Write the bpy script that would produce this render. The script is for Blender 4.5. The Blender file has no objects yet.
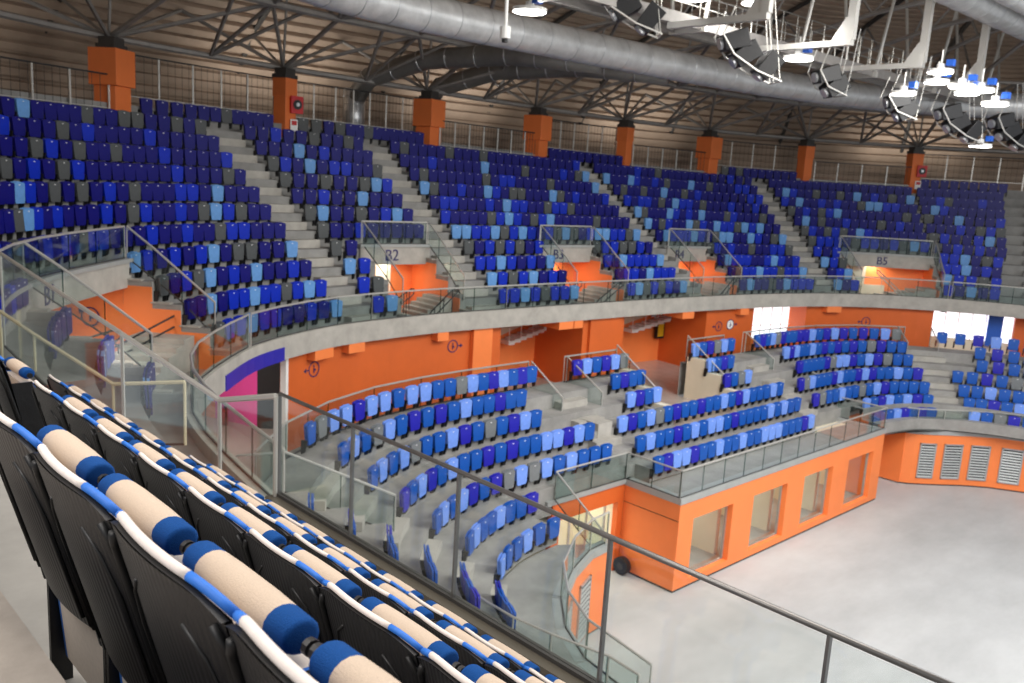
import bpy, bmesh, math, random
from mathutils import Vector, Matrix
random.seed(7)
S=bpy.context.scene
# ------------------------------------------------------------------ camera, world, lights, exposure
cd=bpy.data.cameras.new('camera'); cam=bpy.data.objects.new('camera',cd); S.collection.objects.link(cam)
cam.location=(0,0,12.8)
_p,_r,_y=math.radians(10.562),math.radians(3.371),math.radians(-46.247)
fw=Vector((math.sin(_y)*math.cos(_p),math.cos(_y)*math.cos(_p),-math.sin(_p)))
rt0=Vector((math.cos(_y),-math.sin(_y),0)); up0=rt0.cross(fw)
rt=math.cos(_r)*rt0+math.sin(_r)*up0; up=-math.sin(_r)*rt0+math.cos(_r)*up0
m=Matrix((rt,up,-fw)).transposed().to_4x4(); m.translation=cam.location; cam.matrix_world=m
cd.sensor_width=36; cd.lens=36*878.2/1024; cd.clip_start=.05; cd.clip_end=400
cd.dof.use_dof=True; cd.dof.focus_distance=3.2; cd.dof.aperture_fstop=5.0
S.camera=cam
S.cycles.transparent_max_bounces=48
w=bpy.data.worlds.new('world'); S.world=w; w.use_nodes=True
bg=w.node_tree.nodes['Background']; bg.inputs[0].default_value=(.93,.96,1,1); bg.inputs[1].default_value=.6
S.view_settings.view_transform='Standard'; S.view_settings.look='None'; S.view_settings.exposure=.15; S.view_settings.gamma=1
S.view_settings.use_curve_mapping=False
def area(name,loc,sx,sy,power,col=(1,1,1),rot=(0,0,0),spread=math.pi):
    l=bpy.data.lights.new(name,'AREA'); l.shape='RECTANGLE'; l.size=sx; l.size_y=sy; l.energy=power; l.color=col; l.spread=spread
    o=bpy.data.objects.new(name,l); o.location=loc; o.rotation_euler=rot; S.collection.objects.link(o); return o
def aim(o,t):
    o.rotation_euler=(Vector(t)-o.location).to_track_quat('-Z','Y').to_euler()
area('court_floodlight_bank',(2,27,21),16,26,6000,(.97,.98,1))
area('near_roof_lamp',(-4,6,21.5),10,8,1500,(1,.93,.85))
aim(area('stand_floodlight',(-3,22,19),8,14,2600,(1,.96,.9)),(-24,26,9))
area_roof=[area('added_roof_fill',p,6,1.2,85,(1,.93,.84)) for p in ((-33,5,15.8),(-36.5,20.5,15.8),(-36.2,31,15.6),(-34.5,43.5,15.4),(-24.6,58.6,15.3))]  # fill lights added to brighten the dark roof sheeting
for _o,_t in zip(area_roof,((-35,3.5,23),(-39,20.5,23),(-38.5,31.5,23),(-37,44.5,23),(-26,61,23))): aim(_o,_t)

aim(area('added_fill_behind_last_row',(-4,-2.4,16.6),6,1.2,330,(1,.95,.9)),(-1,1.5,11.3))  # unseen fill added behind the camera to lighten the nearest seat pans
area('added_concourse_fill',(-25,11.2,6.9),2,2,70,(1,.94,.86))  # added fill for the dark left end under the upper tier
# ------------------------------------------------------------------ materials
MATS={}
def nt(name):
    m=bpy.data.materials.new(name); m.use_nodes=True; return m,m.node_tree.nodes,m.node_tree.links
def srgb(c): return tuple((x/255/12.92 if x/255<=.04045 else ((x/255+.055)/1.055)**2.4) for x in c)+(1,)
def pbr(name,rgb,rough=.6,metal=0,noise=0,scale=3,bump=0,spec=.5,c2=None,stretch=(1,1,1),emit=0):
    m,n,l=nt(name); b=n['Principled BSDF']
    b.inputs['Base Color'].default_value=srgb(rgb); b.inputs['Roughness'].default_value=rough; b.inputs['Metallic'].default_value=metal
    b.inputs['Specular IOR Level'].default_value=spec
    if noise or bump:
        tc=n.new('ShaderNodeTexCoord'); mp=n.new('ShaderNodeMapping'); mp.inputs['Scale'].default_value=stretch
        nz=n.new('ShaderNodeTexNoise'); nz.inputs['Scale'].default_value=scale; nz.inputs['Detail'].default_value=6; nz.inputs['Roughness'].default_value=.65
        l.new(tc.outputs['Object'],mp.inputs[0]); l.new(mp.outputs[0],nz.inputs['Vector'])
        if noise:
            cr=n.new('ShaderNodeValToRGB'); cr.color_ramp.elements[0].position=.3; cr.color_ramp.elements[1].position=.72
            a=c2 or tuple(max(0,x*(1-noise)) for x in rgb); cr.color_ramp.elements[0].color=srgb(a); cr.color_ramp.elements[1].color=srgb(tuple(min(255,x*(1+noise*.6)) for x in rgb))
            l.new(nz.outputs[0],cr.inputs[0]); l.new(cr.outputs[0],b.inputs['Base Color'])
        if bump:
            bp=n.new('ShaderNodeBump'); bp.inputs['Strength'].default_value=bump; bp.inputs['Distance'].default_value=.02
            l.new(nz.outputs[0],bp.inputs['Height']); l.new(bp.outputs[0],b.inputs['Normal'])
    if emit:
        b.inputs['Emission Color'].default_value=srgb(rgb); b.inputs['Emission Strength'].default_value=emit
    MATS[name]=m; return m
pbr('court_concrete',(184,186,186),.5,0,.12,.3,0,.35,stretch=(1,.4,1))
pbr('concrete',(150,148,144),.8,0,.12,1.3,.15)
pbr('concrete_light',(172,168,160),.8,0,.1,1.8,.1)
pbr('upper_concrete',(140,139,136),.85,0,.13,1.2,.12)
pbr('terrazzo',(186,178,170),.14,0,.06,2,0,.6)
pbr('orange',(212,100,40),.55,0,.04,.7)
pbr('orange_column',(232,122,62),.55,0,.04,.7)
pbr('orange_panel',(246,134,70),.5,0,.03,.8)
pbr('cream',(226,216,192),.7,0,.03,1)
pbr('pink',(232,72,160),.6,0,.03,1)
pbr('blue_band',(36,36,160),.5,0,.03,1)
pbr('dark',(28,28,30),.5)
pbr('black_plastic',(20,20,22),.45,0,.2,14,.25)
pbr('black_rib',(17,17,19),.5)
pbr('steel',(176,174,168),.32,.85,.05,6)
pbr('rail_steel',(120,118,116),.3,.6,.05,6)
pbr('satin_steel',(196,194,188),.4,.5)
pbr('dark_steel',(74,72,70),.5,.35,.1,3)
pbr('truss_paint',(142,138,134),.55,.25,.08,3)
pbr('roof_sheet',(172,152,134),.7,.1,.1,.5)
pbr('roof_dark',(62,58,54),.8,0,.1,.5)
pbr('duct_metal',(205,206,206),.36,.45,.12,1.5,.1)
pbr('duct_dark',(128,126,122),.5,.5,.1,1.5)
pbr('galvanised',(190,192,194),.35,.7,.08,4)
pbr('louvre',(188,192,190),.45,.4)
pbr('cap_grey',(168,170,168),.5,.2,.05,2)
pbr('kerb_metal',(98,92,82),.45,.35,.06,2)
pbr('sunlit_beige',(206,194,162),.6)  # light falling on kerb end and stair rail, put into their colour
pbr('ledge_screed',(150,142,134),.85,0,.12,5,.2)
pbr('fabric_beige',(202,184,166),.92,0,.05,260,.35,.2)
pbr('fabric_blue',(18,72,138),.9,0,.08,260,.35,.2)
pbr('piping_white',(226,216,210),.7,0,.03,60)
pbr('piping_blue',(38,112,208),.6,0,.03,60)
pbr('pan_white',(232,222,212),.8,0,.03,60)
pbr('screw',(200,200,200),.3,1)
pbr('ink',(38,32,92),.6)
pbr('red',(190,30,36),.5)
pbr('sign_green',(40,150,70),.5)
pbr('sign_yellow',(220,180,30),.5)
pbr('white_paint',(235,235,232),.5)
pbr('tag_white',(235,235,235),.5)
pbr('fixture_blue',(30,90,190),.5)
pbr('lamp_glow',(255,252,244),.5,emit=14)
pbr('daylight_pane',(250,250,255),.5,emit=1.25)
pbr('room_glow',(255,240,205),.6,emit=.55)
UP={'N':(10,9,108),'R':(3,40,176),'L':(100,150,208),'G':(80,83,84)}
LP={'R':(14,82,172),'N':(34,32,168),'L':(116,154,236),'G':(116,120,122)}
for k,c in UP.items(): pbr('upper_seat_'+k,c,.45,0,.05,9,0,.3)
for k,c in LP.items(): pbr('lower_seat_'+k,c,.42,0,.05,9)
def glassmat(name,tint,refl=.12):
    m,n,l=nt(name)
    for x in list(n):
        if x.type=='BSDF_PRINCIPLED': n.remove(x)
    out=n['Material Output']; t=n.new('ShaderNodeBsdfTransparent'); t.inputs[0].default_value=tint+(1,)
    g=n.new('ShaderNodeBsdfGlossy'); g.inputs['Roughness'].default_value=.04; g.inputs[0].default_value=(.95,1,1,1)
    f=n.new('ShaderNodeLayerWeight'); f.inputs[0].default_value=.5; pw=n.new('ShaderNodeMath'); pw.operation='POWER'; pw.inputs[1].default_value=4
    ma=n.new('ShaderNodeMath'); ma.operation='MULTIPLY_ADD'; ma.inputs[1].default_value=.6; ma.inputs[2].default_value=.025
    l.new(f.outputs['Facing'],pw.inputs[0]); l.new(pw.outputs[0],ma.inputs[0])
    mx=n.new('ShaderNodeMixShader'); l.new(ma.outputs[0],mx.inputs[0]); l.new(t.outputs[0],mx.inputs[1]); l.new(g.outputs[0],mx.inputs[2]); l.new(mx.outputs[0],out.inputs[0])
    MATS[name]=m
glassmat('glass',(.87,.915,.905)); glassmat('glass_clear',(.955,.975,.97)); glassmat('glass_edge',(.35,.5,.47))
M=MATS
# seat shells get fine vertical ribbing on the black backs
def ribbed(name,rgb):
    m,n,l=nt(name); b=n['Principled BSDF']; b.inputs['Base Color'].default_value=srgb(rgb); b.inputs['Roughness'].default_value=.42
    tc=n.new('ShaderNodeTexCoord'); wv=n.new('ShaderNodeTexWave'); wv.inputs['Scale'].default_value=14; wv.bands_direction='X'
    bp=n.new('ShaderNodeBump'); bp.inputs['Strength'].default_value=.3; bp.inputs['Distance'].default_value=.004
    l.new(tc.outputs['Object'],wv.inputs['Vector']); l.new(wv.outputs[1],bp.inputs['Height']); l.new(bp.outputs[0],b.inputs['Normal'])
    MATS[name]=m
ribbed('shell_black',(26,26,29))

# ------------------------------------------------------------------ mesh helpers
class MB:
    def __init__(s): s.v=[];s.f=[];s.m=[];s.ms=[]
    def mi(s,mat):
        if mat not in s.ms: s.ms.append(mat)
        return s.ms.index(mat)
    def quad(s,a,b,c,d,mat):
        i=len(s.v); s.v+= [tuple(a),tuple(b),tuple(c),tuple(d)]; s.f.append((i,i+1,i+2,i+3)); s.m.append(s.mi(mat))
    def poly(s,pts,mat):
        i=len(s.v); s.v+=[tuple(p) for p in pts]; s.f.append(tuple(range(i,i+len(pts)))); s.m.append(s.mi(mat))
    def prism(s,base,top,mat,cap=True):
        n=len(base); i=len(s.v); s.v+=[tuple(p) for p in base]+[tuple(p) for p in top]; k=s.mi(mat)
        for j in range(n):
            s.f.append((i+j,i+(j+1)%n,i+n+(j+1)%n,i+n+j)); s.m.append(k)
        if cap:
            s.f.append(tuple(range(i+n-1,i-1,-1))); s.m.append(k); s.f.append(tuple(range(i+n,i+2*n))); s.m.append(k)
    def box(s,x0,x1,y0,y1,z0,z1,mat,T=None):
        c=[(x0,y0),(x1,y0),(x1,y1),(x0,y1)]
        b=[Vector((x,y,z0)) for x,y in c]; t=[Vector((x,y,z1)) for x,y in c]
        if T: b=[T@p for p in b]; t=[T@p for p in t]
        s.prism(b,t,mat)
    def tube(s,pts,r,mat,n=6,closed=False):
        pts=[Vector(p) for p in pts]; k=s.mi(mat); rings=[]
        for i,p in enumerate(pts):
            a=pts[i-1] if i>0 else p; b=pts[i+1] if i<len(pts)-1 else p
            t=(b-a).normalized(); u=t.cross(Vector((0,0,1)))
            if u.length<.05: u=t.cross(Vector((1,0,0)))
            u.normalize(); w2=u.cross(t); j=len(s.v)
            for q in range(n):
                an=2*math.pi*(q+.5)/n; s.v.append(tuple(p+u*math.cos(an)*r+w2*math.sin(an)*r))
            rings.append(j)
        for a,b in zip(rings,rings[1:]):
            for q in range(n): s.f.append((a+q,a+(q+1)%n,b+(q+1)%n,b+q)); s.m.append(k)
        s.f.append(tuple(rings[0]+q for q in range(n-1,-1,-1))); s.m.append(k); s.f.append(tuple(rings[-1]+q for q in range(n))); s.m.append(k)
    def grid(s,rows,mat,flip=False):
        k=s.mi(mat); i=len(s.v); n=len(rows[0])
        for r in rows: s.v+=[tuple(p) for p in r]
        for a in range(len(rows)-1):
            for b in range(n-1):
                q=(i+a*n+b,i+a*n+b+1,i+(a+1)*n+b+1,i+(a+1)*n+b); s.f.append(q[::-1] if flip else q); s.m.append(k)
    def add(s,o,T):
        i=len(s.v); s.v+=[tuple(T@Vector(p)) for p in o.v]; mp=[s.mi(x) for x in o.ms]
        s.f+=[tuple(a+i for a in f) for f in o.f]; s.m+=[mp[a] for a in o.m]
    def mesh(s,name,smooth=False):
        me=bpy.data.meshes.new(name); me.from_pydata(s.v,[],s.f)
        for x in s.ms: me.materials.append(M[x])
        me.polygons.foreach_set('material_index',s.m)
        if smooth: me.polygons.foreach_set('use_smooth',[True]*len(me.polygons))
        me.update(); return me
    def build(s,name,parent=None,smooth=False,loc=None,bevel=0):
        o=bpy.data.objects.new(name,s.mesh(name,smooth)); S.collection.objects.link(o)
        if parent: o.parent=parent
        if loc: o.location=loc
        if bevel:
            b=o.modifiers.new('bevel','BEVEL'); b.width=bevel; b.segments=2; b.limit_method='ANGLE'
        return o
def tag(o,label,cat,group=None,kind=None):
    o['label']=label; o['category']=cat
    if group: o['group']=group
    if kind: o['kind']=kind
    return o
def struct(o,label=None):
    o['kind']='structure'
    if label: o['label']=label
    return o
def empty(name,loc,rz=0,label=None,cat=None,group=None):
    o=bpy.data.objects.new(name,None); o.location=loc; o.rotation_euler=(0,0,rz); o.empty_display_size=.1; S.collection.objects.link(o)
    if label: tag(o,label,cat,group)
    return o
def link_copy(o,parent=None):
    c=o.copy(); S.collection.objects.link(c); c.parent=parent; return c
ORD=['zeroth','first','second','third','fourth','fifth','sixth','seventh','eighth','ninth','tenth','eleventh','twelfth']
def ordn(i):
    if i<13: return ORD[i]
    return str(i)+('th' if 10<i%100<14 else {1:'st',2:'nd',3:'rd'}.get(i%10,'th'))
# ------------------------------------------------------------------ plan curves
UC=[(4,5.6),(-3,5.7),(-8,5.9),(-12.3,6.4),(-16,7.1),(-18.5,8.2),(-20.6,9.95),(-22,11.4),(-23,13.2),(-23.8,15.4),(-24.2,19.0),(-24.1,22.5),(-23.95,26),(-23.75,29.5),(-23.5,33),(-23.2,36),(-22.6,39.3),(-21.5,43.0),(-19.8,46),(-17.5,48.3),(-14.4,50.0),(-10,51.2),(-4,51.8)]
LC=[(-2,8.6),(-8,9.3),(-12.8,10.8),(-14.9,11.9),(-16.2,13.3),(-16.9,14.7),(-17.25,15.8),(-17.45,17.5),(-17.5,20),(-17.45,26),(-17.4,32),(-17.3,35.6),(-17.1,38.3),(-16.6,40.4),(-15.6,42.0),(-14.0,43.3),(-12.6,44.0),(-9,45.2),(-3,46.0)]
SG=-1
class Curve:
    def __init__(self,cp,step=.25,smooth=6):
        P=[]
        n=len(cp)
        for i in range(n-1):
            p0=cp[max(i-1,0)];p1=cp[i];p2=cp[i+1];p3=cp[min(i+2,n-1)]
            L=math.dist(p1,p2);m=max(2,int(L/.2))
            for j in range(m):
                t=j/m
                P.append(tuple(.5*((2*p1[a])+(-p0[a]+p2[a])*t+(2*p0[a]-5*p1[a]+4*p2[a]-p3[a])*t*t+(-p0[a]+3*p1[a]-3*p2[a]+p3[a])*t**3) for a in (0,1)))
        P.append(cp[-1])
        S=[0]
        for i in range(1,len(P)): S.append(S[-1]+math.dist(P[i-1],P[i]))
        self.L=S[-1];N=int(self.L/step);Q=[];j=0
        for i in range(N+1):
            s=self.L*i/N
            while j<len(S)-2 and S[j+1]<s:j+=1
            t=(s-S[j])/(S[j+1]-S[j]);Q.append((P[j][0]+(P[j+1][0]-P[j][0])*t,P[j][1]+(P[j+1][1]-P[j][1])*t))
        T=[]
        for i in range(N+1):
            a=Q[max(i-1,0)];b=Q[min(i+1,N)];l=math.dist(a,b);T.append(((b[0]-a[0])/l,(b[1]-a[1])/l))
        for _ in range(smooth):
            T=[tuple((T[max(i-2,0)][a]+T[max(i-1,0)][a]+T[i][a]+T[min(i+1,N)][a]+T[min(i+2,N)][a])/5 for a in (0,1)) for i in range(N+1)]
        self.Q=Q;self.Tn=[(t[0]/math.hypot(*t),t[1]/math.hypot(*t)) for t in T];self.N=N
    def at(self,s,d=0):
        u=min(max(s/self.L*self.N,0),self.N-1e-6);i=int(u);t=u-i
        p=[self.Q[i][a]*(1-t)+self.Q[i+1][a]*t for a in (0,1)]
        g=[self.Tn[i][a]*(1-t)+self.Tn[i+1][a]*t for a in (0,1)];l=math.hypot(*g);g=[g[0]/l,g[1]/l]
        # curve runs near->left->far->right (clockwise): outward normal = left of travel
        return (p[0]+g[1]*d*SG,p[1]-g[0]*d*SG),g
U=Curve(UC);Lw=Curve(LC,smooth=8)
# ------------------------------------------------------------------ bowl curves (plan), offsets and levels
def lerp(a,b,t): return a+(b-a)*t
def rise(s): return lerp(.58,.515,min(max((s-31)/31,0),1))
def zU(k,s): return 7.6+rise(s)*k
def dU(k): return .95+.8*k
def inU(k): return 0 if k==0 else .95+.8*k-.68
def zL(k): return 3.15+.48*k
def dL(k): return .85*(k-1)
def P3(C,s,d,z):
    (x,y),_=C.at(s,d); return Vector((x,y,z))
def rz_at(C,s):
    g=C.at(s)[1]; return math.atan2(g[1],g[0])   # local +X runs along the row, -Y ... outward side is local +Y
def frange(a,b,st):
    n=max(1,int(math.ceil((b-a)/st))); return [a+(b-a)*i/n for i in range(n+1)]
def cv(z,s): return z(s) if callable(z) else z
def floor_strip(B,C,s0,s1,d0,d1,z,mat,st=.6):
    ss=frange(s0,s1,st)
    B.grid([[P3(C,s,cv(d0,s),cv(z,s)) for s in ss],[P3(C,s,cv(d1,s),cv(z,s)) for s in ss]],mat)
def wall_strip(B,C,s0,s1,d,z0,z1,mat,st=.6):
    ss=frange(s0,s1,st)
    B.grid([[P3(C,s,cv(d,s),cv(z0,s)) for s in ss],[P3(C,s,cv(d,s),cv(z1,s)) for s in ss]],mat)
def solid_strip(B,C,s0,s1,d0,d1,z0,z1,mat,st=.6):
    floor_strip(B,C,s0,s1,d0,d1,z1,mat,st); floor_strip(B,C,s0,s1,d0,d1,z0,mat,st)
    wall_strip(B,C,s0,s1,d0,z0,z1,mat,st); wall_strip(B,C,s0,s1,d1,z0,z1,mat,st)
    for s in (s0,s1):
        B.quad(P3(C,s,cv(d0,s),cv(z0,s)),P3(C,s,cv(d1,s),cv(z0,s)),P3(C,s,cv(d1,s),cv(z1,s)),P3(C,s,cv(d0,s),cv(z1,s)),mat)

# ------------------------------------------------------------------ court floor
B=MB(); B.quad((-40,-12,0),(30,-12,0),(30,75,0),(-40,75,0),'court_concrete')
struct(B.build('floor'),'pale polished concrete floor of the court')

# ------------------------------------------------------------------ upper tier terrace
VOM=[(22.6,26.9),(35.3,37.9),(44.0,47.0),(52.25,54.7),(62.45,66.45)]
AIS=[(32.8,33.95),(38.15,39.65),(50.95,51.95),(60.2,61.1)]
US0,US1=17.6,75.5
def gaps(lo,hi,holes):
    out=[];a=lo
    for h0,h1 in holes:
        if h0>a: out.append((a,h0))
        a=h1
    if a<hi: out.append((a,hi))
    return out
B=MB()
NU=12
for k in range(NU+1):
    us0=12.5 if k<3 else US0
    rng=gaps(us0,US1,VOM) if k<4 else [(us0,US1)]
    for a,b in rng:
        floor_strip(B,U,a,b,inU(k),inU(k+1) if k<NU else 14.6,lambda s,k=k:zU(k,s),'upper_concrete')
        if k>0: wall_strip(B,U,a,b,inU(k),lambda s,k=k:zU(k-1,s),lambda s,k=k:zU(k,s),'upper_concrete')
for a,b in AIS:
    for k in range(1,NU):
        solid_strip(B,U,a+.05,b-.05,inU(k)-.38,inU(k),lambda s,k=k:zU(k-1,s),lambda s,k=k:zU(k-1,s)+rise(s)*.5,'concrete_light',1)
# steps right of the last block
for k in range(1,NU):
    solid_strip(B,U,70.2,75.5,inU(k)-.38,inU(k),lambda s,k=k:zU(k-1,s),lambda s,k=k:zU(k-1,s)+rise(s)*.5,'concrete',1)
struct(B.build('floor'),'stepped concrete terrace of the upper tier')
B=MB()
solid_strip(B,U,-2 if False else 12,75.5,0,.26,7.18,7.85,'concrete_light')
floor_strip(B,U,12,75.5,.2,9,7.2,'orange')
struct(B.build('trim_1'),'concrete lip along the front of the upper tier')
B=MB(); solid_strip(B,U,25.0,28.95,-.03,0,7.16,7.56,'blue_band'); struct(B.build('trim_2'),'blue painted band under the concrete lip')
# soffit beams
B=MB()
for s,w_ in ((31.0,.9),(32.5,.7),(36.4,.5),(42.6,.8),(43.3,.5),(50.3,.8),(54.3,.6),(60.4,.9)): solid_strip(B,U,s-w_/2,s+w_/2,.02,1.2,6.86,7.19,'orange_panel',1)
struct(B.build('trim_3'),'orange beams under the upper tier')

# ------------------------------------------------------------------ glass balustrades
def balustrade(name,label,pts,h,group=None,posts=1.5,cat='glass balustrade',base=.0,glass='glass',rail='satin_steel',rr=.03,postr=.018,postmat=None,up=None):
    """pts: list of (point at foot) ; h height (or list per point)"""
    pts=[Vector(p) for p in pts]; hs=h if isinstance(h,(list,tuple)) else [h]*len(pts)
    o0=pts[0].copy(); root=empty(name,o0,0,label,cat,group)
    g=MB(); r=MB(); jn=g
    for a,b,ha,hb in zip(pts,pts[1:],hs,hs[1:]):
        a=a-o0;b=b-o0; t=(b-a).normalized(); n=Vector((-t.y,t.x,0)).normalized()*.006 if abs(t.z)<.999 else Vector((.006,0,0))
        L=(b-a).length; m=max(1,round(L/posts)); 
        for i in range(m):
            e=.012/L
            p=a.lerp(b,i/m+e);q=a.lerp(b,(i+1)/m-e);hp=lerp(ha,hb,i/m+e);hq=lerp(ha,hb,(i+1)/m-e)
            if posts<2: e1=(q-p).normalized()*.03; jn.prism([q-n*1.5-e1,q-n*1.5,q+n*1.5,q+n*1.5-e1],[v+Vector((0,0,hq-.02)) for v in (q-n*1.5-e1,q-n*1.5,q+n*1.5,q+n*1.5-e1)],'glass_edge')
            g.prism([p-n+Vector((0,0,base)),q-n+Vector((0,0,base)),q+n+Vector((0,0,base)),p+n+Vector((0,0,base))],[p-n+Vector((0,0,hp-.02)),q-n+Vector((0,0,hq-.02)),q+n+Vector((0,0,hq-.02)),p+n+Vector((0,0,hp-.02))],glass)
    g.build('glass_panel',root)
    r.tube([p-o0+Vector((0,0,x)) for p,x in zip(pts,hs)],rr,rail,6); r.build('top_rail',root)
    q=MB(); q.tube([p-o0+Vector((0,0,.015)) for p in pts],.02,'dark_steel',4); q.build('base_channel',root)
    for i,(p,x) in enumerate(zip(pts,hs)):
        if i in (0,len(pts)-1) or postr>.02:
            k=MB(); k.tube([p-o0,p-o0+Vector((0,0,x))],postr,postmat or rail,6); k.build('post',root)
    return root
GB='balustrades of the tiers'
def curve_pts(C,s0,s1,d,z,st=1.6): return [P3(C,s,d,cv(z,s)) for s in frange(s0,s1,st)]
for i,(a,b,t) in enumerate([(15,20.5,'long glass balustrade on the upper lip beside the padded seats'),(20.5,27.2,'upper lip glass balustrade in front of the B1 doorway'),(27.35,33.2,'upper lip glass balustrade above the blue band'),(33.2,39.4,'upper lip glass balustrade below the B2 sign'),(39.4,50.6,'upper lip glass balustrade below the B3 sign'),(50.6,60.4,'upper lip glass balustrade below the B4 sign'),(60.4,66.6,'upper lip glass balustrade below the B5 sign'),(66.75,75.4,'upper lip glass balustrade right of the B5 doorway')]):
    balustrade('glass_balustrade',t,curve_pts(U,a,b,.12,7.85),.9)

# ------------------------------------------------------------------ doorways of the upper tier
def text_obj(name,body,size,loc,n,mat,ext=.008,parent=None):
    c=bpy.data.curves.new('t','FONT'); c.body=body; c.size=size; c.extrude=ext; c.align_x='CENTER'; c.align_y='CENTER'
    t=bpy.data.objects.new('t',c); S.collection.objects.link(t); bpy.context.view_layer.update()
    me=bpy.data.meshes.new_from_object(t); bpy.data.objects.remove(t); me.materials.clear(); me.materials.append(M[mat])
    o=bpy.data.objects.new(name,me); S.collection.objects.link(o)
    n=Vector(n).normalized(); x=Vector((0,0,1)).cross(n).normalized()
    mm=Matrix((x,Vector((0,0,1)),n)).transposed().to_4x4(); mm.translation=Vector(loc); o.matrix_world=mm
    return o
def inward(C,s):
    g=C.at(s)[1]; return Vector((g[1],-g[0],0))
def handrail(name,label,pts,off,group=None,mat='dark'):
    root=empty(name,pts[0],0,label,'handrail',group); o0=Vector(pts[0])
    a=[Vector(p)-o0 for p in pts]; lo=[p+Vector((0,0,-off)) for p in a]
    e=(a[-1]-a[-2]).normalized(); end=[a[-1]+e*.12+Vector((0,0,-off*.2)),a[-1]+e*.12+Vector((0,0,-off*.8))]
    e2=(a[0]-a[1]).normalized(); st=[a[0]+e2*.12+Vector((0,0,-off*.8)),a[0]+e2*.12+Vector((0,0,-off*.2))]
    k=MB(); k.tube(a+end+lo[::-1]+st+[a[0]],.028,mat,6); k.build('rail_loop',root,smooth=True)
    for t in (.15,.5,.85):
        p=a[0].lerp(a[-1],t); q=MB(); q.tube([p,p+Vector((0,0,-off-.55))],.02,mat,6); q.build('post',root)
for vi,(a,b) in enumerate(VOM):
    nm='B%d'%(vi+1); B=MB(); z4=lambda s:zU(4,s); D4=inU(4); DB=8.5 if vi==0 else 4.35; zf=7.22
    # side walls under the stepped rows, orange inside, pale copings
    for s,sg in ((a,-1),(b,1)):
        for k in range(4):
            d0,d1=inU(k) if k else .26,inU(k+1); zt=zU(k,s)
            solid_strip(B,U,min(s,s-.02*sg),max(s,s-.02*sg),d0,d1,7.19,lambda q,zt=zt:zt+.02,'orange_panel',1)
            solid_strip(B,U,min(s,s+.22*sg),max(s,s+.22*sg),d0,d1+.02,lambda q,zt=zt:zt-.5,lambda q,zt=zt:zt+.16,'concrete',1)
            solid_strip(B,U,min(s-.03*sg,s+.16*sg),max(s-.03*sg,s+.16*sg),d0+.3,d1+.04,lambda q,zt=zt:zt+.16,lambda q,zt=zt:zt+.2,'concrete_light',1)
        solid_strip(B,U,min(s,s+.02*sg),max(s,s+.02*sg),D4,DB,7.19,lambda q:z4(q)-.1,'orange_panel',1)
    wall_strip(B,U,a,b,DB,7.19,lambda s:z4(s)-.1,'orange_panel')
    if vi in (1,4): solid_strip(B,U,a+.05,lerp(a,b,.62 if vi==1 else .4),DB-.12,DB-.02,8.05 if vi==1 else 7.4,lambda s:z4(s)-.12,'cream'); solid_strip(B,U,lerp(a,b,.35),lerp(a,b,.62),DB-.12,DB-.02,7.25,7.95,'daylight_pane' if vi==1 else 'cream')
    floor_strip(B,U,a,b,.26,DB,zf,'concrete')
    floor_strip(B,U,a,b,D4,DB,lambda s:z4(s)-.55,'orange')
    _c=P3(U,(a+b)/2,D4+.45,z4((a+b)/2)-.62); area('added_doorway_fill',tuple(_c),1.2,.5,90 if vi==0 else 34,(1,.93,.84))  # fill added under each beam to brighten the doorway's back wall
    # stairs inside, climbing to the right
    n=7
    for i in range(n):
        s0=lerp(a+.7,b-.1,i/n); s1=b
        solid_strip(B,U,s0,s1,1.5,3.0,zf,zf+.13*(i+1),'concrete_light',2)
    struct(B.build('wall_'+nm.lower()),'orange sided doorway through the upper tier under sign '+nm)
    F=MB(); solid_strip(F,U,a-(2 if vi==0 else .15),b+.15,D4-.12,D4+.05,lambda s:z4(s)-.62,lambda s:z4(s)+.06,'concrete_light')
    solid_strip(F,U,a-(2 if vi==0 else .2),b+.15,D4-.2,D4+.12,lambda s:z4(s)+.06,lambda s:z4(s)+.16,'cap_grey')
    struct(F.build('trim_%d'%(10+vi)),'concrete beam carrying the sign '+nm)
    sm=[23.45,36.4,45.0,52.9,64.4][vi]
    n_=inward(U,sm); pl=P3(U,sm,D4-.135,z4(sm)-.28)
    t=text_obj('sign_lettering',nm,.62,pl,n_,'ink'); tag(t,'dark blue painted letters %s on the concrete beam over a doorway'%nm,'lettering')
    side=balustrade('glass_balustrade','glass parapet standing on the concrete beam above the sign %s'%nm,[P3(U,s,D4-.05,z4(s)+.16) for s in frange(a-(1.8 if vi==0 else .1),b+.0,1.3)],.85)
    for s,w,c in ((a-.05,'left','left'),(b+.1,'right','right')):
        if vi==1 and w=='x': continue
        pts=[P3(U,s,D4-.05,z4(s)+.16),P3(U,s,.95,zU(0,s)+.55),]
        q=[P3(U,s,D4-.05,z4(s)+.16),P3(U,s,inU(3),zU(3,s)+.2),P3(U,s,inU(2),zU(2,s)+.2),P3(U,s,inU(1)-.1,zU(0,s)+.5)]
        balustrade('glass_balustrade','sloping glass flank %s of the doorway under sign %s'%('on the '+w,nm),q,[.85,.85,.8,.95],posts=.9)
    hz=zf
    if vi<4:
        if vi==0:
            handrail('handrail','black looped handrail climbing to the right below sign B1',[(-22.3,7.4,7.95),(-23.3,10.05,8.8)],.3)
            handrail('handrail','short black looped handrail at the left of the stair below sign B1',[(-23.3,6.7,8.0),(-22.9,7.9,8.4)],.3)
            continue
        p0=P3(U,a+(1.1 if vi else 1.9),.8,7.8);p1=P3(U,b-.4,.8,8.72)
        handrail('handrail','black looped handrail on the front of the stair below sign '+nm,[p0,p1],.3)
        p0=P3(U,a+.8,2.5,8.05);p1=P3(U,lerp(a,b,.55),2.5,8.42)
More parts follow.
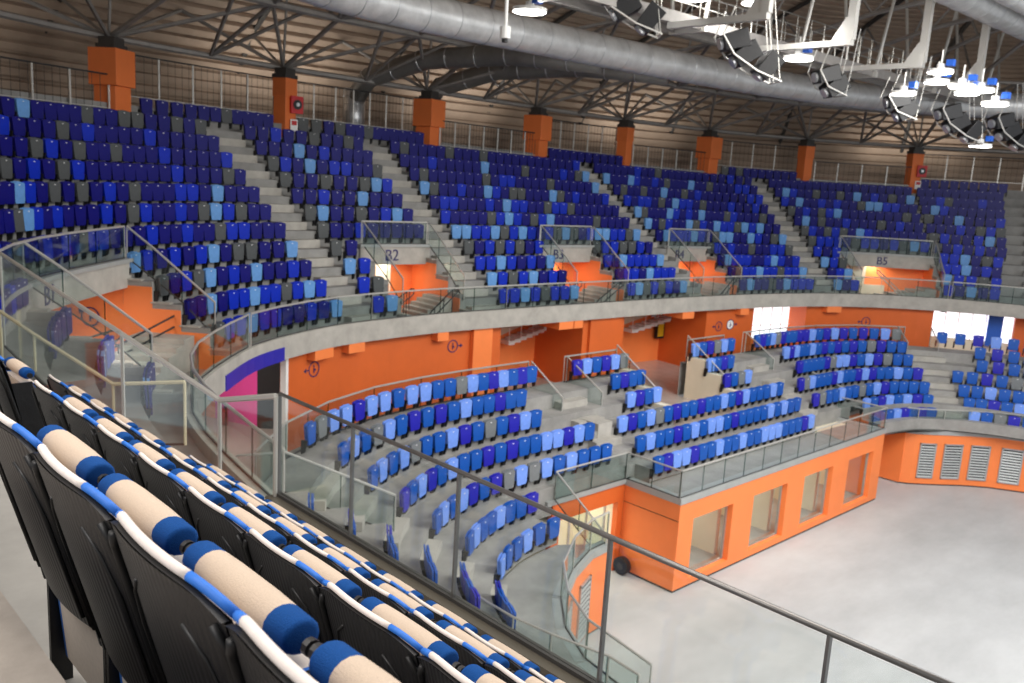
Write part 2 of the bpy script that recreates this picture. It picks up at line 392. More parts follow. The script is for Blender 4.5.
        handrail('handrail','black looped handrail at the back of the stair below sign '+nm,[p0,p1],.3)
    else:
        p0=P3(U,63.6,1.6,9.0);p1=P3(U,64.8,1.0,7.75)
        handrail('handrail','pale handrail leaning down across the doorway under sign B5',[p0,p1],.2,mat='satin_steel')
def disc_ring(B,c,n,r,w,mat,seg=28,off=.012):
    n=Vector(n).normalized(); x=Vector((0,0,1)).cross(n).normalized(); z=Vector((0,0,1)); c=Vector(c)+n*off
    for i in range(seg):
        a0=2*math.pi*i/seg;a1=2*math.pi*(i+1)/seg
        f=lambda a,rr:c+x*math.cos(a)*rr+z*math.sin(a)*rr
        B.quad(f(a0,r-w),f(a1,r-w),f(a1,r),f(a0,r),mat)
def arrow_icon(label,c,n,r,side,white=False):
    B=MB(); n=Vector(n).normalized(); x=Vector((0,0,1)).cross(n).normalized(); z=Vector((0,0,1)); c=Vector(c)
    disc_ring(B,c,n,r,r*.16,'ink')
    cc=c+n*.014
    if white: 
        B.poly([cc-n*.004+x*math.cos(t*math.pi/8)*r*.84+z*math.sin(t*math.pi/8)*r*.84 for t in range(16)],'tag_white')
    f=lambda u,v:cc+x*u*r+z*v*r
    B.quad(f(-.12,-.45),f(.1,-.45),f(.12,.2),f(-.1,.2),'ink'); B.quad(f(-.1,-.1),f(.35,-.2),f(.35,-.05),f(-.1,.08),'ink'); B.quad(f(-.14,.3),f(.08,.3),f(.08,.5),f(-.14,.5),'ink')
    if side:
        B.quad(*([f(side*1.0,-.08),f(side*1.5,-.08),f(side*1.5,.08),f(side*1.0,.08)]),'ink'); B.poly([f(side*1.45,-.32),f(side*1.95,0),f(side*1.45,.32)],'ink')
    else: B.poly([f(-1.25,.95),f(-1.15,.2),f(-.55,.85)],'ink')
    o=B.build('direction_sign'); return tag(o,label,'sign')
arrow_icon('blue wheelchair circle painted on orange wall of the B1 doorway',P3(U,26.86,4.4,8.44),Vector((-U.at(26.9)[1][0],-U.at(26.9)[1][1],0)),.27,0)

# ------------------------------------------------------------------ upper concourse walls behind the lower tier
B=MB()
for s0,s1 in ((32.0,39.4),(43.9,46.4),(52.0,55.3),(58.9,66.1)): solid_strip(B,U,s0,s1,.35,3.35,4.05,7.2,'orange',.8)
solid_strip(B,U,29.6,32.0,.35,.6,4.05,7.2,'orange',.8); struct(B.build('wall_far'),'dark orange concourse wall below the upper tier')
B=MB(); solid_strip(B,U,37.9,38.8,.12,.34,4.4,7.2,'orange_panel'); struct(B.build('wall_far_pier'),'orange pier of the concourse, its light painted in paler')  # window light put into the pier's colour: brighter orange than its wall
B=MB(); solid_strip(B,U,39.0,52.6,3.3,3.5,4.05,7.2,'orange_panel'); solid_strip(B,U,44.2,46.1,.2,.34,5.5,7.2,'orange'); struct(B.build('wall_back'),'orange recessed wall of the concourse')
B=MB(); solid_strip(B,U,54.9,59.8,1.6,1.65,5.3,7.2,'daylight_pane'); solid_strip(B,U,54.9,59.8,1.6,1.65,4.05,5.3,'orange_panel'); struct(B.build('window_1'),'bright glazed opening behind the lower tier')
k=MB()
for s in frange(55.0,59.7,.7): k.tube([P3(U,s,1.5,5.3),P3(U,s,1.5,7.2)],.03,'white_paint',4)
k.tube([P3(U,s,1.5,6.0) for s in frange(55.0,59.7,.7)],.03,'white_paint',4)
struct(k.build('window_1'),'white mullions of the bright opening')
B=MB(); solid_strip(B,U,65.8,70.6,1.6,1.65,5.6,7.2,'daylight_pane'); solid_strip(B,U,65.8,70.6,1.6,1.65,4.05,5.6,'cream'); struct(B.build('window_2'),'bright glazing right of the orange wall')
k=MB()
for s in frange(65.8,70.6,.65): k.tube([P3(U,s,1.5,5.6),P3(U,s,1.5,7.2)],.03,'white_paint',4)
struct(k.build('window_2'),'white mullions of the right glazing')
B=MB(); solid_strip(B,U,68.85,69.5,1.2,1.26,5.4,7.1,'fixture_blue'); tag(B.build('banner'),'tall blue banner hanging in front of the right glazing','banner')
B=MB(); solid_strip(B,U,70.0,75,1.1,1.4,5.0,7.2,'orange'); struct(B.build('wall_right'),'orange wall at the right end of the concourse')
for s0,s1,lab,dz in ((41.8,44.1,'pale stair end seen high in the first recess of the orange wall',.0),(49.4,52.4,'pale stair end seen high in the second recess of the orange wall',-1)):
    root=empty('staircase',P3(U,s0,2.7,6.0),0,lab,'staircase'); o0=P3(U,s0,2.7,6.0); n=7; k=MB()
    for i in range(n):
        sa=lerp(s0,s1,i/n);sb=lerp(s0,s1,(i+1)/n); z=5.95+i*.08
        q=[P3(U,sa,2.6,z)-o0,P3(U,sb,2.6,z)-o0,P3(U,sb,3.28,z)-o0,P3(U,sa,3.28,z)-o0]
        k.prism([p-Vector((0,0,.16)) for p in q],q,'white_paint')
    k.build('flight',root); r=MB()
    for i in range(0,n+1,2):
        s=lerp(s0,s1,i/n); z=5.95+i*.08; r=MB(); r.tube([P3(U,s,2.6,z)-o0,P3(U,s,2.6,z+.6)-o0],.02,'white_paint',4); r.build('post',root)
    r=MB(); r.prism([P3(U,s0,3.2,6.1)-o0,P3(U,lerp(s0,s1,.6),3.2,6.5)-o0,P3(U,lerp(s0,s1,.6),3.25,6.5)-o0,P3(U,s0,3.25,6.1)-o0],[P3(U,s0,3.2,7.0)-o0,P3(U,lerp(s0,s1,.6),3.2,7.0)-o0,P3(U,lerp(s0,s1,.6),3.25,7.0)-o0,P3(U,s0,3.25,7.0)-o0],'cream'); r.build('pale_panel',root)
# concourse floor
B=MB()
floor_strip(B,Lw,2,56,3.9,13,4.11,'terrazzo'); wall_strip(B,Lw,2,28.4,3.95,4.11,5.55,'concrete'); wall_strip(B,Lw,32.65,56,3.95,4.11,5.55,'concrete')
struct(B.build('floor'),'grey floor of the upper concourse')
# signs on the orange wall
arrow_icon('blue wheelchair circle with arrow pointing left on dark orange wall',P3(U,30.9,.34,6.5),inward(U,30.9),.26,-1)
arrow_icon('blue circle with arrow pointing right on dark orange wall',P3(U,37.1,.34,6.55),inward(U,37.1),.24,1)
arrow_icon('faint blue circle with arrow pointing left beside a white roundel',P3(U,52.9,.34,6.3),inward(U,52.9),.24,-1)
arrow_icon('white roundel with blue ring and arrow pointing right',P3(U,53.7,.34,6.35),inward(U,53.7),.26,1,True)
arrow_icon('blue arrow and circle sign on orange wall below the B5 doorway',P3(U,62.6,.34,6.35),inward(U,62.6),.26,-1)
# pink wall panel, extinguisher, dark doorway at the left
def upright(name,a,b,mat,lab):
    a=Vector((*a,4.11));b=Vector((*b,4.11)); t=(b-a).normalized(); n=Vector((-t.y,t.x,0))*.1; hgt=Vector((0,0,3.07)); q=[a,b,b+n,a+n]
    B=MB(); B.prism(q,[p+hgt for p in q],mat); struct(B.build(name),lab)
upright('wall_left',(-27.9,12.85),(-26.1,13.47),'pink','pink wall panel behind the blue band')
upright('wall_left_end',(-32,11.4),(-27.9,12.85),'orange_panel','orange wall left of the pink panel')
upright('door_1',(-26.1,13.47),(-25.4,14.2),'dark','dark doorway beside the pink panel')
B=MB(); solid_strip(B,U,29.48,29.6,.3,.5,4.11,7.18,'white_paint'); struct(B.build('trim_4'),'white corner strip at the end of the orange wall')
root=empty('fire_extinguisher',(-26.95,12.75,4.11),0,'red fire extinguisher standing in front of the pink wall panel','fire extinguisher')
k=MB(); k.tube([(0,0,.02),(0,0,.5),(0,0,.56)],.1,'red',12); k.build('cylinder',root,True)
k=MB(); k.tube([(0,0,.56),(0,0,.66)],.035,'dark',8); k.tube([(0,0,.62),(.1,0,.6),(.12,0,.3)],.015,'dark',5); k.build('valve',root)
root=empty('hydrant_cabinet',P3(U,51.75,3.1,5.3),rz_at(U,52.6),'dark framed cabinet with yellow sign on orange concourse wall','cabinet')
k=MB(); k.box(-.25,.25,-.12,.05,0,.95,'dark'); k.build('body',root); k=MB(); k.box(-.19,.19,-.14,-.12,.1,.75,'sign_yellow'); k.build('yellow_panel',root)
k=MB(); solid_strip(k,U,51.35,51.65,3.24,3.29,6.35,6.65,'tag_white'); tag(k.build('wall_sign'),'small white sign above the yellow cabinet','sign')
# ------------------------------------------------------------------ lower tier
HOLES_V=(28.45,32.6)     # doorway through the upper rows behind the box
WL=[(-3,12.9),(-6.5,13.0),(-9.2,13.2),(-11.2,13.55),(-12.4,14.2),(-13.5,15.2),(-14.4,16.6),(-14.95,17.9),(-15.05,18.75)]
WR=[(-15.5,39.95),(-15.1,40.2),(-14.3,41.1),(-13.5,42.1),(-12.6,42.95),(-11.3,43.7),(-9.2,44.5),(-6.2,45.1)]
def onseg(p,q,t): return (lerp(p[0],q[0],t),lerp(p[1],q[1],t))
B=MB()
def lowspans(k):
    # (s0,s1) where tread k exists
    if k<=0: return [(4,19.6),(25.0,35.9),(39.9,55)] if k==0 else [(4,19.6),(39.9,55)]
    if k==1: return [(4,55)]
    if k>=3: return gaps(4,55,[HOLES_V])
    return [(4,55)]
dinL=lambda k: dL(k)-.72
XB=-17.35   # back line of the recesses beside the box
for k in range(-1,6):
    for a,b in lowspans(k):
        d0=dinL(k) if k>-1 else -2.7
        if k==1 :
            for q,r_ in gaps(a,b,[(19.6,25.0),(35.9,39.9)]): floor_strip(B,Lw,q,r_,d0,dinL(2),zL(k),'concrete')
            floor_strip(B,Lw,19.6,25.0,-.1,dinL(2),zL(k),'concrete'); floor_strip(B,Lw,35.9,39.9,-.1,dinL(2),zL(k),'concrete')
            for q,r_ in gaps(a,b,[(19.6,25.0),(35.9,39.9)]): wall_strip(B,Lw,q,r_,d0,zL(0),zL(1),'concrete')
            for s_ in (25.0,35.9): B.quad(P3(Lw,s_,-.75,3.0),P3(Lw,s_,-.05,3.0),P3(Lw,s_,-.05,3.63),P3(Lw,s_,-.75,3.63),'concrete')
            wall_strip(B,Lw,19.6,25.0,-.1,2.7,3.63,'concrete'); wall_strip(B,Lw,35.9,39.9,-.1,2.7,3.63,'concrete')
            continue
        if k==-1:
            
            WX=WL if a<20 else WR
            def onpoly(P,u):
                Ls=[math.dist(p,q) for p,q in zip(P,P[1:])]; t=u*sum(Ls)
                for (p,q),l in zip(zip(P,P[1:]),Ls):
                    if t<=l: return onseg(p,q,t/l)
                    t-=l
                return P[-1]
            sa,sb=(8,19.6) if a<20 else (39.9,52.5); N_=24
            B.grid([[Vector((*onpoly(WX,i/N_),2.615)) for i in range(N_+1)],[P3(Lw,lerp(sa,sb,i/N_),dinL(0),2.615) for i in range(N_+1)]],'concrete'); continue
        if k==0 and 20<a<30:
            floor_strip(B,Lw,24.6,39.0,-2.05,dinL(1),3.12,'concrete'); continue
        floor_strip(B,Lw,a,b,d0,dinL(k+1) if k<5 else 3.95,zL(k),'concrete')
        if not(k==0 and a>50): wall_strip(B,Lw,a,b,d0,zL(k-1),zL(k),'concrete')
AL=[(13.6,15.0,-1,5),(23.8,25.1,2,5),(35.7,36.9,1,5),(44.8,46.1,0,5)]
for a,b,k0,k1 in AL:
    for k in range(k0+1,k1+1): solid_strip(B,Lw,a,b,dinL(k)-.36,dinL(k),zL(k-1),zL(k-1)+.24,'concrete_light',1)
# doorway floor between the rows and its flank walls
floor_strip(B,Lw,HOLES_V[0],HOLES_V[1],dinL(3),3.95,4.112,'terrazzo')
struct(B.build('floor'),'stepped concrete terrace of the lower tier')
B=MB()
for s,sg in ((HOLES_V[0],-1),(HOLES_V[1],1)):
    for k in range(3,6):
        solid_strip(B,Lw,min(s,s+.35*sg),max(s,s+.35*sg),dinL(k)+.02,dinL(k+1)+.05,4.0,zL(k)+.3,'cream',1)
        solid_strip(B,Lw,min(s+.02*sg,s+.75*sg),max(s+.02*sg,s+.75*sg),dinL(k)+.03,dinL(k+1)+.05,zL(k),zL(k)+.17,'concrete',1)
for s0,s1,d,z in ((23.9,24.3,2.2,4.1),(24.2,24.9,.95,4.3),(35.9,36.3,2.9,4.7),(36.4,36.9,1.5,4.2)):
    solid_strip(B,Lw,s0,s1,d,d+1.0,z,z+.55,'concrete_light',1)
struct(B.build('wall_stair'),'pale stepped walls flanking the doorway in the lower tier')
# rails at the back of the lower tier, and flanks
G='balustrade'
balustrade('glass_balustrade','curved glass balustrade behind the top row of the lower corner block',curve_pts(Lw,13.5,23.6,3.85,5.55),.95)
balustrade('glass_balustrade','glass flank sloping beside the stair right of the lower corner block',[P3(Lw,23.7,3.8,5.55),P3(Lw,23.7,2.2,4.6),],.95)
balustrade('glass_balustrade','glass balustrade behind the six seat row left of the lower doorway',curve_pts(Lw,25.4,28.3,3.85,5.55),.95)
balustrade('glass_balustrade','sloping glass on the left flank wall of the lower doorway',[P3(Lw,28.25,3.8,5.75),P3(Lw,28.3,1.7,4.4)],.95,posts=.9)
balustrade('glass_balustrade','glass rail sloping past the left six seat row stair',[P3(Lw,25.5,3.8,5.55),P3(Lw,25.5,2.0,4.6)],.95)
balustrade('glass_balustrade','glass balustrade behind the six seat row right of the lower doorway',curve_pts(Lw,32.9,35.5,3.85,5.55),.95)
balustrade('glass_balustrade','sloping glass on the right flank wall of the lower doorway',[P3(Lw,32.8,3.8,5.75),P3(Lw,32.75,1.7,4.4)],.95,posts=.9)
balustrade('glass_balustrade','long glass balustrade behind the middle right seats of the lower tier',curve_pts(Lw,37.0,45.0,3.9,5.55),.95)
balustrade('glass_balustrade','sloping glass left of the middle right seats of the lower tier',[P3(Lw,37.1,3.8,5.55),P3(Lw,37.2,2.3,4.6)],.95)
balustrade('glass_balustrade','sloping glass at the right end of the middle right seats',[P3(Lw,44.75,3.8,5.55),P3(Lw,44.7,2.4,5.0)],.95)
balustrade('glass_balustrade','glass flank left of the far right lower seats',[P3(Lw,45.9,4.2,5.55),P3(Lw,45.9,2.8,5.0)],.95)
balustrade('glass_balustrade','stair glass in the lower left corner with bent top rail',[P3(Lw,13.3,4.2,5.55),P3(Lw,13.5,3.2,5.55),P3(Lw,14.2,.8,4.3)],.95)
# stage box projecting into the court
WIN=[(23.0,25.3),(26.6,28.9),(30.15,32.4),(33.7,35.95)]
Y0,Y1,XF=22.2,36.8,-15.1
B=MB()
edges=[Y0]+[v for w_ in WIN for v in w_]+[Y1]
for i in range(0,len(edges),2): B.box(XF-.3,XF,edges[i],edges[i+1],.08,2.36,'orange_panel')
B.box(XF-.3,XF,Y0,Y1,2.36,3.05,'orange_panel')
for a,b in WIN: B.box(XF-.3,XF,a,b,.08,.3,'orange_panel')
B.box(XB,XF-.3,Y0,Y0+.25,.08,3.05,'orange_panel'); B.box(XB,XF-.3,Y1-.25,Y1,.08,3.05,'orange_panel')
B.box(XF-.33,XF+.0-.02,Y0+.02,Y1-.02,0,.08,'dark_steel'); B.box(XB,XF-.3,Y0+.02,Y0+.2,0,.08,'dark_steel')
B.box(XB,XF-.01,Y0-.012,Y0,2.42,2.435,'dark')
struct(B.build('wall_box'),'orange walls of the box that projects into the court')
B=MB(); B.box(XF-.34,XF+.04,Y0-.04,Y1+.04,3.0,3.2,'cap_grey'); B.box(XB-.4,XF-.34,Y0-.04,Y0+.3,3.0,3.2,'cap_grey'); B.box(XB-.4,XF-.34,Y1-.3,Y1+.04,3.05,3.2,'cap_grey'); struct(B.build('trim_5'),'grey coping slab of the orange box')
B=MB(); B.box(XB-2.3,XB-2.1,19,Y1,.0,3.05,'cream'); B.box(XB-2.1,XF-.3,Y0+.25,Y1-.25,0.02,.05,'concrete')
for a in (25.95,29.5,33.05): B.box(XB-2.1,XF-.9,a-.1,a+.1,0,3.05,'cream')
B.box(XB-2.3,XF-.3,Y0+.25,Y1-.25,2.95,3.04,'cream')
B.box(XB-2.1,XB,Y0+.25,Y0+.3,0,3.05,'cream'); B.box(XB-2.1,XB,Y1-.3,Y1-.25,0,3.05,'cream')
struct(B.build('wall_booths'),'cream inner walls of the booths')
for i,(a,b) in enumerate(WIN):
    area('booth_lamp',(XB-.4,(a+b)/2,2.75),1.6,1.6,46,(1,.93,.78))
    k=MB()
    for q in ((a,a+.05,.3,2.36),(b-.05,b,.3,2.36)): k.box(XF-.28,XF-.2,q[0],q[1],q[2],q[3],'galvanised')
    k.box(XF-.28,XF-.2,a,b,.3,.34,'galvanised'); k.box(XF-.28,XF-.2,a,b,2.32,2.36,'galvanised')
    k.box(XF-.245,XF-.235,a+.05,b-.05,.34,2.32,'glass_clear'); struct(k.build('window_%d'%(i+3)),'booth window number %s in the front of the orange box'%ORD[i+1])
# recess walls left and right of the box
for nm_,a,b in (('left',18.75,Y0),('right',Y1,39.95)):
    B=MB()
    if nm_=='left':
        B.box(XB-.2,XB,a,a+.35,0,2.45,'orange'); B.box(XB-.2,XB,b-.3,b-.01,0,2.45,'orange'); B.box(XB-.2,XB,a,b-.01,2.45,3.05,'orange')
        B.box(XB-2.3,XB-.2,a,a+.05,0,2.6,'cream'); B.box(XB-2.3,XB-.2,b-.05,b,0,2.6,'cream'); B.box(XB-2.3,XB-.2,a,b,2.5,2.6,'cream'); B.box(XB-2.35,XB-2.3,a,b,0,2.6,'cream')
        area('passage_lamp',(XB-1.2,(a+b)/2,2.45),1.6,1.6,60,(1,.95,.82))
    else:
        B.box(XB-.2,XB,a,b,0,3.05,'orange_panel')
    struct(B.build('wall_recess_'+nm_),'recess wall %s of the orange box'%nm_)
    B=MB(); B.box(XB-.45,XB+.06,a-.3,b+.3,3.05,3.2,'cap_grey'); struct(B.build('trim_%d'%(6 if nm_=='left' else 7)),'grey coping over the recess %s of the box'%nm_)
for s in (.9,1.7,2.6):
    k=MB(); k.box(XB-.12,XB-.06,18.75+s-.03,18.75+s+.03,0,2.45,'galvanised'); 
    struct(k.build('door_2'),'galvanised door jamb in the cream passage')
root=empty('exit_sign',(XB-1.3,20.6,2.1),math.pi/2,'small green and white exit sign hanging in the cream passage','sign')
k=MB(); k.box(-.16,.16,-.02,.02,0,.16,'sign_green'); k.build('face',root); k=MB(); k.tube([(0,0,.16),(0,0,.4)],.01,'galvanised',4); k.build('hanger',root); k=MB(); k.box(-.06,.04,-.025,-.021,.03,.13,'tag_white'); k.build('figure',root)
balustrade('glass_balustrade','glass balustrade along the front of the orange box',[(XF-.05,y,3.2) for y in frange(Y0,Y1,1.22)],.9,glass='glass_clear')
balustrade('glass_balustrade','glass balustrade on the left end of the orange box',[(XB,Y0,3.2),(XF-.05,Y0,3.2)],.9,posts=1.1)
balustrade('glass_balustrade','glass balustrade above the cream passage left of the box',[(XB,18.8,3.2),(XB,20.5,3.2),(XB,Y0,3.2)],.9)
balustrade('glass_balustrade','glass balustrade on the right end of the orange box',[(XB,Y1,3.2),(XF-.05,Y1,3.2)],.9)
balustrade('glass_balustrade','glass balustrade above the recess right of the box',[(XB,Y1,3.2),(XB,39.95,3.2)],.9)
balustrade('glass_balustrade','stair glass sloping down to the recess right of the box',[(XB-1.8,37.0,4.1),(XB,38.6,3.06)],.9)
balustrade('glass_balustrade','sloping stair glass standing left of the recess beside the front seats',[(XB,18.8,3.2),(XB+2.3,18.6,2.0)],.9)
# court walls with louvred doors
def court_wall(pts,lab,nm_):
    B=MB(); C_=MB()
    for (x0,y0),(x1,y1) in zip(pts,pts[1:]):
        t=Vector((x1-x0,y1-y0,0)).normalized(); n=Vector((-t.y,t.x,0))*.18*(1)
        a=Vector((x0,y0,0));b=Vector((x1,y1,0))
        B.prism([a+Vector((0,0,.07)),b+Vector((0,0,.07)),b+n+Vector((0,0,.07)),a+n+Vector((0,0,.07))],[a+Vector((0,0,2.42)),b+Vector((0,0,2.42)),b+n+Vector((0,0,2.42)),a+n+Vector((0,0,2.42))],'orange_panel')
        B.prism([a+n*.2,b+n*.2,b+n,a+n],[a+n*.2+Vector((0,0,.07)),b+n*.2+Vector((0,0,.07)),b+n+Vector((0,0,.07)),a+n+Vector((0,0,.07))],'dark_steel')
        C_.prism([a-n*.3+Vector((0,0,2.42)),b-n*.3+Vector((0,0,2.42)),b+n*1.6+Vector((0,0,2.42)),a+n*1.6+Vector((0,0,2.42))],[a-n*.3+Vector((0,0,2.62)),b-n*.3+Vector((0,0,2.62)),b+n*1.6+Vector((0,0,2.62)),a+n*1.6+Vector((0,0,2.62))],'cap_grey')
    struct(B.build('wall_'+nm_),lab); struct(C_.build('trim_%d'%(8 if nm_=='court_left' else 9)),'grey coping of the '+lab)
court_wall(WL,'curved orange court wall at the near left corner','court_left')
court_wall(WR,'curved orange court wall at the right','court_right')
B=MB(); B.box(XB,-15.45,39.9,40.05,.07,2.62,'orange_panel'); struct(B.build('wall_return'),'orange end wall closing the right recess')
def louvre(label,a,b,z0,z1,off=.03,n=12):
    a=Vector((a[0],a[1],0));b=Vector((b[0],b[1],0)); t=(b-a).normalized(); out=Vector((t.y,-t.x,0)); L=(b-a).length
    T=Matrix((t,-out,Vector((0,0,1)))).transposed().to_4x4(); rz=math.atan2(t.y,t.x)
    root=empty('louvre_door',a+out*off,rz,label,'louvred door','louvred doors in the court wall')
    k=MB(); w=.06
    for x0,x1,u0,u1 in ((0,w,z0,z1),(L-w,L,z0,z1),(0,L,z0,z0+w),(0,L,z1-w,z1)): k.box(x0,x1,-.03,.03,u0,u1,'galvanised')
    k.build('frame',root); k=MB(); k.box(w,L-w,.01,.02,z0+w,z1-w,'dark'); k.build('backing',root)
    k=MB()
    for i in range(n):
        z=z0+w+(z1-z0-2*w)*i/n; h=(z1-z0-2*w)/n
        k.prism([(w,-.035,z),(L-w,-.035,z),(L-w,-.028,z),(w,-.028,z)],[(w,-.012,z+h*.45),(L-w,-.012,z+h*.45),(L-w,-.005,z+h*.45),(w,-.005,z+h*.45)],'louvre')
    k.build('slats',root)
louvre('first louvred door from the left in the right court wall',onseg(WR[1],WR[2],.22),onseg(WR[1],WR[2],.85),.35,2.0)
louvre('second louvred door from the left in the right court wall',onseg(WR[2],WR[3],.15),onseg(WR[2],WR[3],.85),.35,2.0)
louvre('third louvred door from the left in the right court wall',onseg(WR[3],WR[4],.15),onseg(WR[3],WR[4],.85),.35,2.0)
louvre('rightmost louvred door in the right court wall',onseg(WR[4],WR[5],.2),onseg(WR[4],WR[5],.8),.35,2.0)
louvre('louvred door beside the cream passage in the near left court wall',onseg(WL[6],WL[7],.35),onseg(WL[6],WL[7],.98),.2,1.95,n=11)
louvre('louvred door seen through glass at the near left corner',onseg(WL[5],WL[6],.15),onseg(WL[5],WL[6],.8),.2,1.95)
def rail_on(pts,label,z,h,d=.1,**kw):
    balustrade('glass_balustrade',label,[(x,y,z) for x,y in pts],h,postr=.021,**kw)
rail_on([(x-.1,y+.02) for x,y in WL[2:]],'curved glass balustrade on the near left court wall',2.62,.92)
rail_on([(x-.05,y+.1) for x,y in WR],'curved glass balustrade on the right court wall',2.62,.95)
rail_on([(-13.6,12.3),(-12.3,12.3),(-11.3,12.45),(-10.0,12.75),(-9.2,12.7)],'low glass balustrade ending the near front seats',2.67,.9)
root=empty('rubber_wheel',(XB+.35,Y0-.25,0),0,'dark round rubber wheel leaning on the left end of the box','wheel')
k=MB(); k.tube([(0,-.1,.32),(0,.1,.32)],.3,'dark',20); k.build('tyre',root); k=MB(); k.tube([(0,-.12,.32),(0,.12,.32)],.12,'dark_steel',14); k.build('hub',root)
# ------------------------------------------------------------------ folding seats of both tiers
def rbox(B,x0,x1,y0,y1,z0,z1,mat,wt=1.0,wb=.82,rd=.06,tilt=0):
    """upright rounded plate; wt / wb scale the half width at top / bottom"""
    cx=(x0+x1)/2;hw=(x1-x0)/2
    prof=[(-wb*hw+rd*.6,z0),(wb*hw-rd*.6,z0),(wb*hw,z0+rd),(lerp(wb,wt,.6)*hw,lerp(z0,z1,.55)),(wt*hw,z1-rd),(wt*hw-rd*.4,z1-.01),(0,z1+.012),(-wt*hw+rd*.4,z1-.01),(-wt*hw,z1-rd),(-lerp(wb,wt,.6)*hw,lerp(z0,z1,.55)),(-wb*hw,z0+rd)]
    f=lambda y:[Vector((cx+a,y+(z-z0)*tilt,z)) for a,z in prof]
    B.prism(f(y0),f(y1),mat)
def seat_parts(pre,c):
    back=MB(); rbox(back,-.24,.24,.0,.035,.45,.89,pre+c,1.0,.9,.05,.06)
    pan=MB(); rbox(pan,-.247,.247,-.075,-.02,.34,.87,pre+c,1.0,.85,.05,.03)
    plate=MB(); plate.box(-.024,.024,-.074,-.055,.80,.822,'tag_white')
    legs=[]
    for sx in (-1,1):
        g=MB(); x=sx*.232
        w=.024; g.prism([(x-w,.02,.16),(x+w,.02,.16),(x+w,.12,.12),(x-w,.12,.12)],[(x-w,-.055,.48),(x+w,-.055,.48),(x+w,.12,.48),(x-w,.12,.48)],'black_plastic')
        legs.append(g)
    return back,pan,plate,legs
MESHC={}
def seat_meshes(pre,c):
    if (pre,c) not in MESHC:
        b,p,pl,lg=seat_parts(pre,c)
        MESHC[pre,c]=(b.mesh('backrest'),p.mesh('seat'),pl.mesh('number_plate'),lg[0].mesh('leg'),lg[1].mesh('leg'))
    return MESHC[pre,c]
CN={'upper_seat_':{'N':'navy','R':'royal blue','L':'light blue','G':'grey'},'lower_seat_':{'N':'indigo','R':'mid blue','L':'periwinkle','G':'grey'}}
PI=math.pi
seats=[]   # (x,y,z,rz,pre,c,tier,block,row,idx,n)
def row(C,d,z,s0,s1,cols,pre,tier,block,k,tight=True):
    n=len(cols)
    for i,c in enumerate(cols):
        s=lerp(s0,s1,i/max(1,n-1)); (x,y),_=C.at(s,d)
        seats.append((x,y,cv(z,s),rz_at(C,s)+PI*0,pre,c,tier,block,k,i,n))
LOW={ # block: {row: (s first, s last, colours left to right)}
'corner':{-1:(15.3,19.15,'LRRLRR'),0:(15.35,19.2,'RLRRLRRN'),1:(15.25,23.55,'RLRLNRNGLGLRLRRR'),2:(15.2,23.6,'NRLNRLRRNRNRRLLNLR'),3:(15.2,21.95,'RLRLGRRLNRGRNLR'),4:(15.3,22.05,'RLRGLRNRNRLRRNRR'),5:(15.2,23.3,'RGLLNLLRLLRRGLRNLRNR')},
'box':{0:(25.25,35.2,'RNLLNRRLRRLRRLLLRRRNL'),1:(25.3,35.5,'RLRRNRLRLLRNRRRRLRLRR'),2:(25.3,35.45,'LNRLGRNRRNRRLRNLRRRLR'),3:(26.7,28.2,'LNRL'),4:(26.8,28.25,'RNRR'),5:(25.6,28.2,'NLRNLG')},
'doorway':{3:(32.8,34.3,'NRGL'),4:(32.8,34.2,'LRNR'),5:(32.85,35.4,'LRNGLR')},
'middle right':{-1:(40.3,44.4,'RRRLNRNR'),0:(40.4,44.5,'LRNLRLNR'),1:(37.0,44.55,'NGRRLRRGRLNRRRR'),2:(37.15,44.6,'NGLRRRNLRRNLNRRLRN'),3:(38.3,44.5,'NRRRRNGLLNRLNGRR'),4:(38.45,44.55,'LNLRRLRNRNRNRGNRR'),5:(37.4,44.6,'RNRLGNRRNNLRNLNRNRLG')},
'far right':{-1:(46.65,51.5,'LRGNRLRRN'),0:(46.5,51.5,'RRNRLNRRLR'),1:(46.35,51.5,'RRLRRNRLRR'),2:(46.25,51.5,'RRNRGLRNRR'),3:(47.3,51.5,'RNRLRRNL'),4:(47.3,51.5,'RNRLNRRR'),5:(46.1,51.5,'RRNLRRNRLR')}}
for b,rows_ in LOW.items():
    for k,(s0,s1,cs) in rows_.items(): row(Lw,dL(k) if k>0 or s0<39.5 else (-.55 if k==0 else -1.12),zL(k),s0,s1,cs,'lower_seat_','lower',b,k)
for k,s1,n in ((-1,13.15,6),(0,13.1,6),(1,13.0,6),(2,13.0,5),(3,12.8,5),(4,12.6,4)):
    row(Lw,dL(k),zL(k),s1-.58*(n-1)*.8,s1,''.join(random.choice('RRNRN') for _ in range(n)),'lower_seat_','lower','near corner',k)
def rc(): return random.choices('NRLG',(56,20,10,14))[0]
UPB=[('far left',[(20.4,22.2)]*4),('first',[(27.15,32.4),(27.15,32.42),(27.15,32.45),(27.15,32.5)]+[(20.7,32.6)]*2+[(21.5,32.68)]*5),
('second',[(34.15,34.75)]*4+[(34.15,38.0)]*7),('third',[(39.95,43.8)]*4+[(39.9,50.7)]*7),('B3 right',[(47.3,50.8)]*4),
('fourth',[(54.95,59.4),(54.9,59.55),(54.9,59.65),(54.85,59.75),(52.2,59.85),(52.15,59.95),(52.15,60.05),(52.1,60.1),(52.05,60.2),(52.0,60.27),(52.0,60.32)]),
('fifth',[(61.1,62.06),(61.2,62.1),(61.25,62.2),(61.27,62.2)]+[(61.35,66.3)]*7),
('sixth',[(66.8,68.9),(66.85,69.0),(66.95,69.05),(66.95,69.13)]+[(66.75,69.3)]*7+[(66.95,69.44)])]
TOPROW=[(31.75,35.1),(36.25,41.7),(49.75,53.8),(59.6,62.4)]
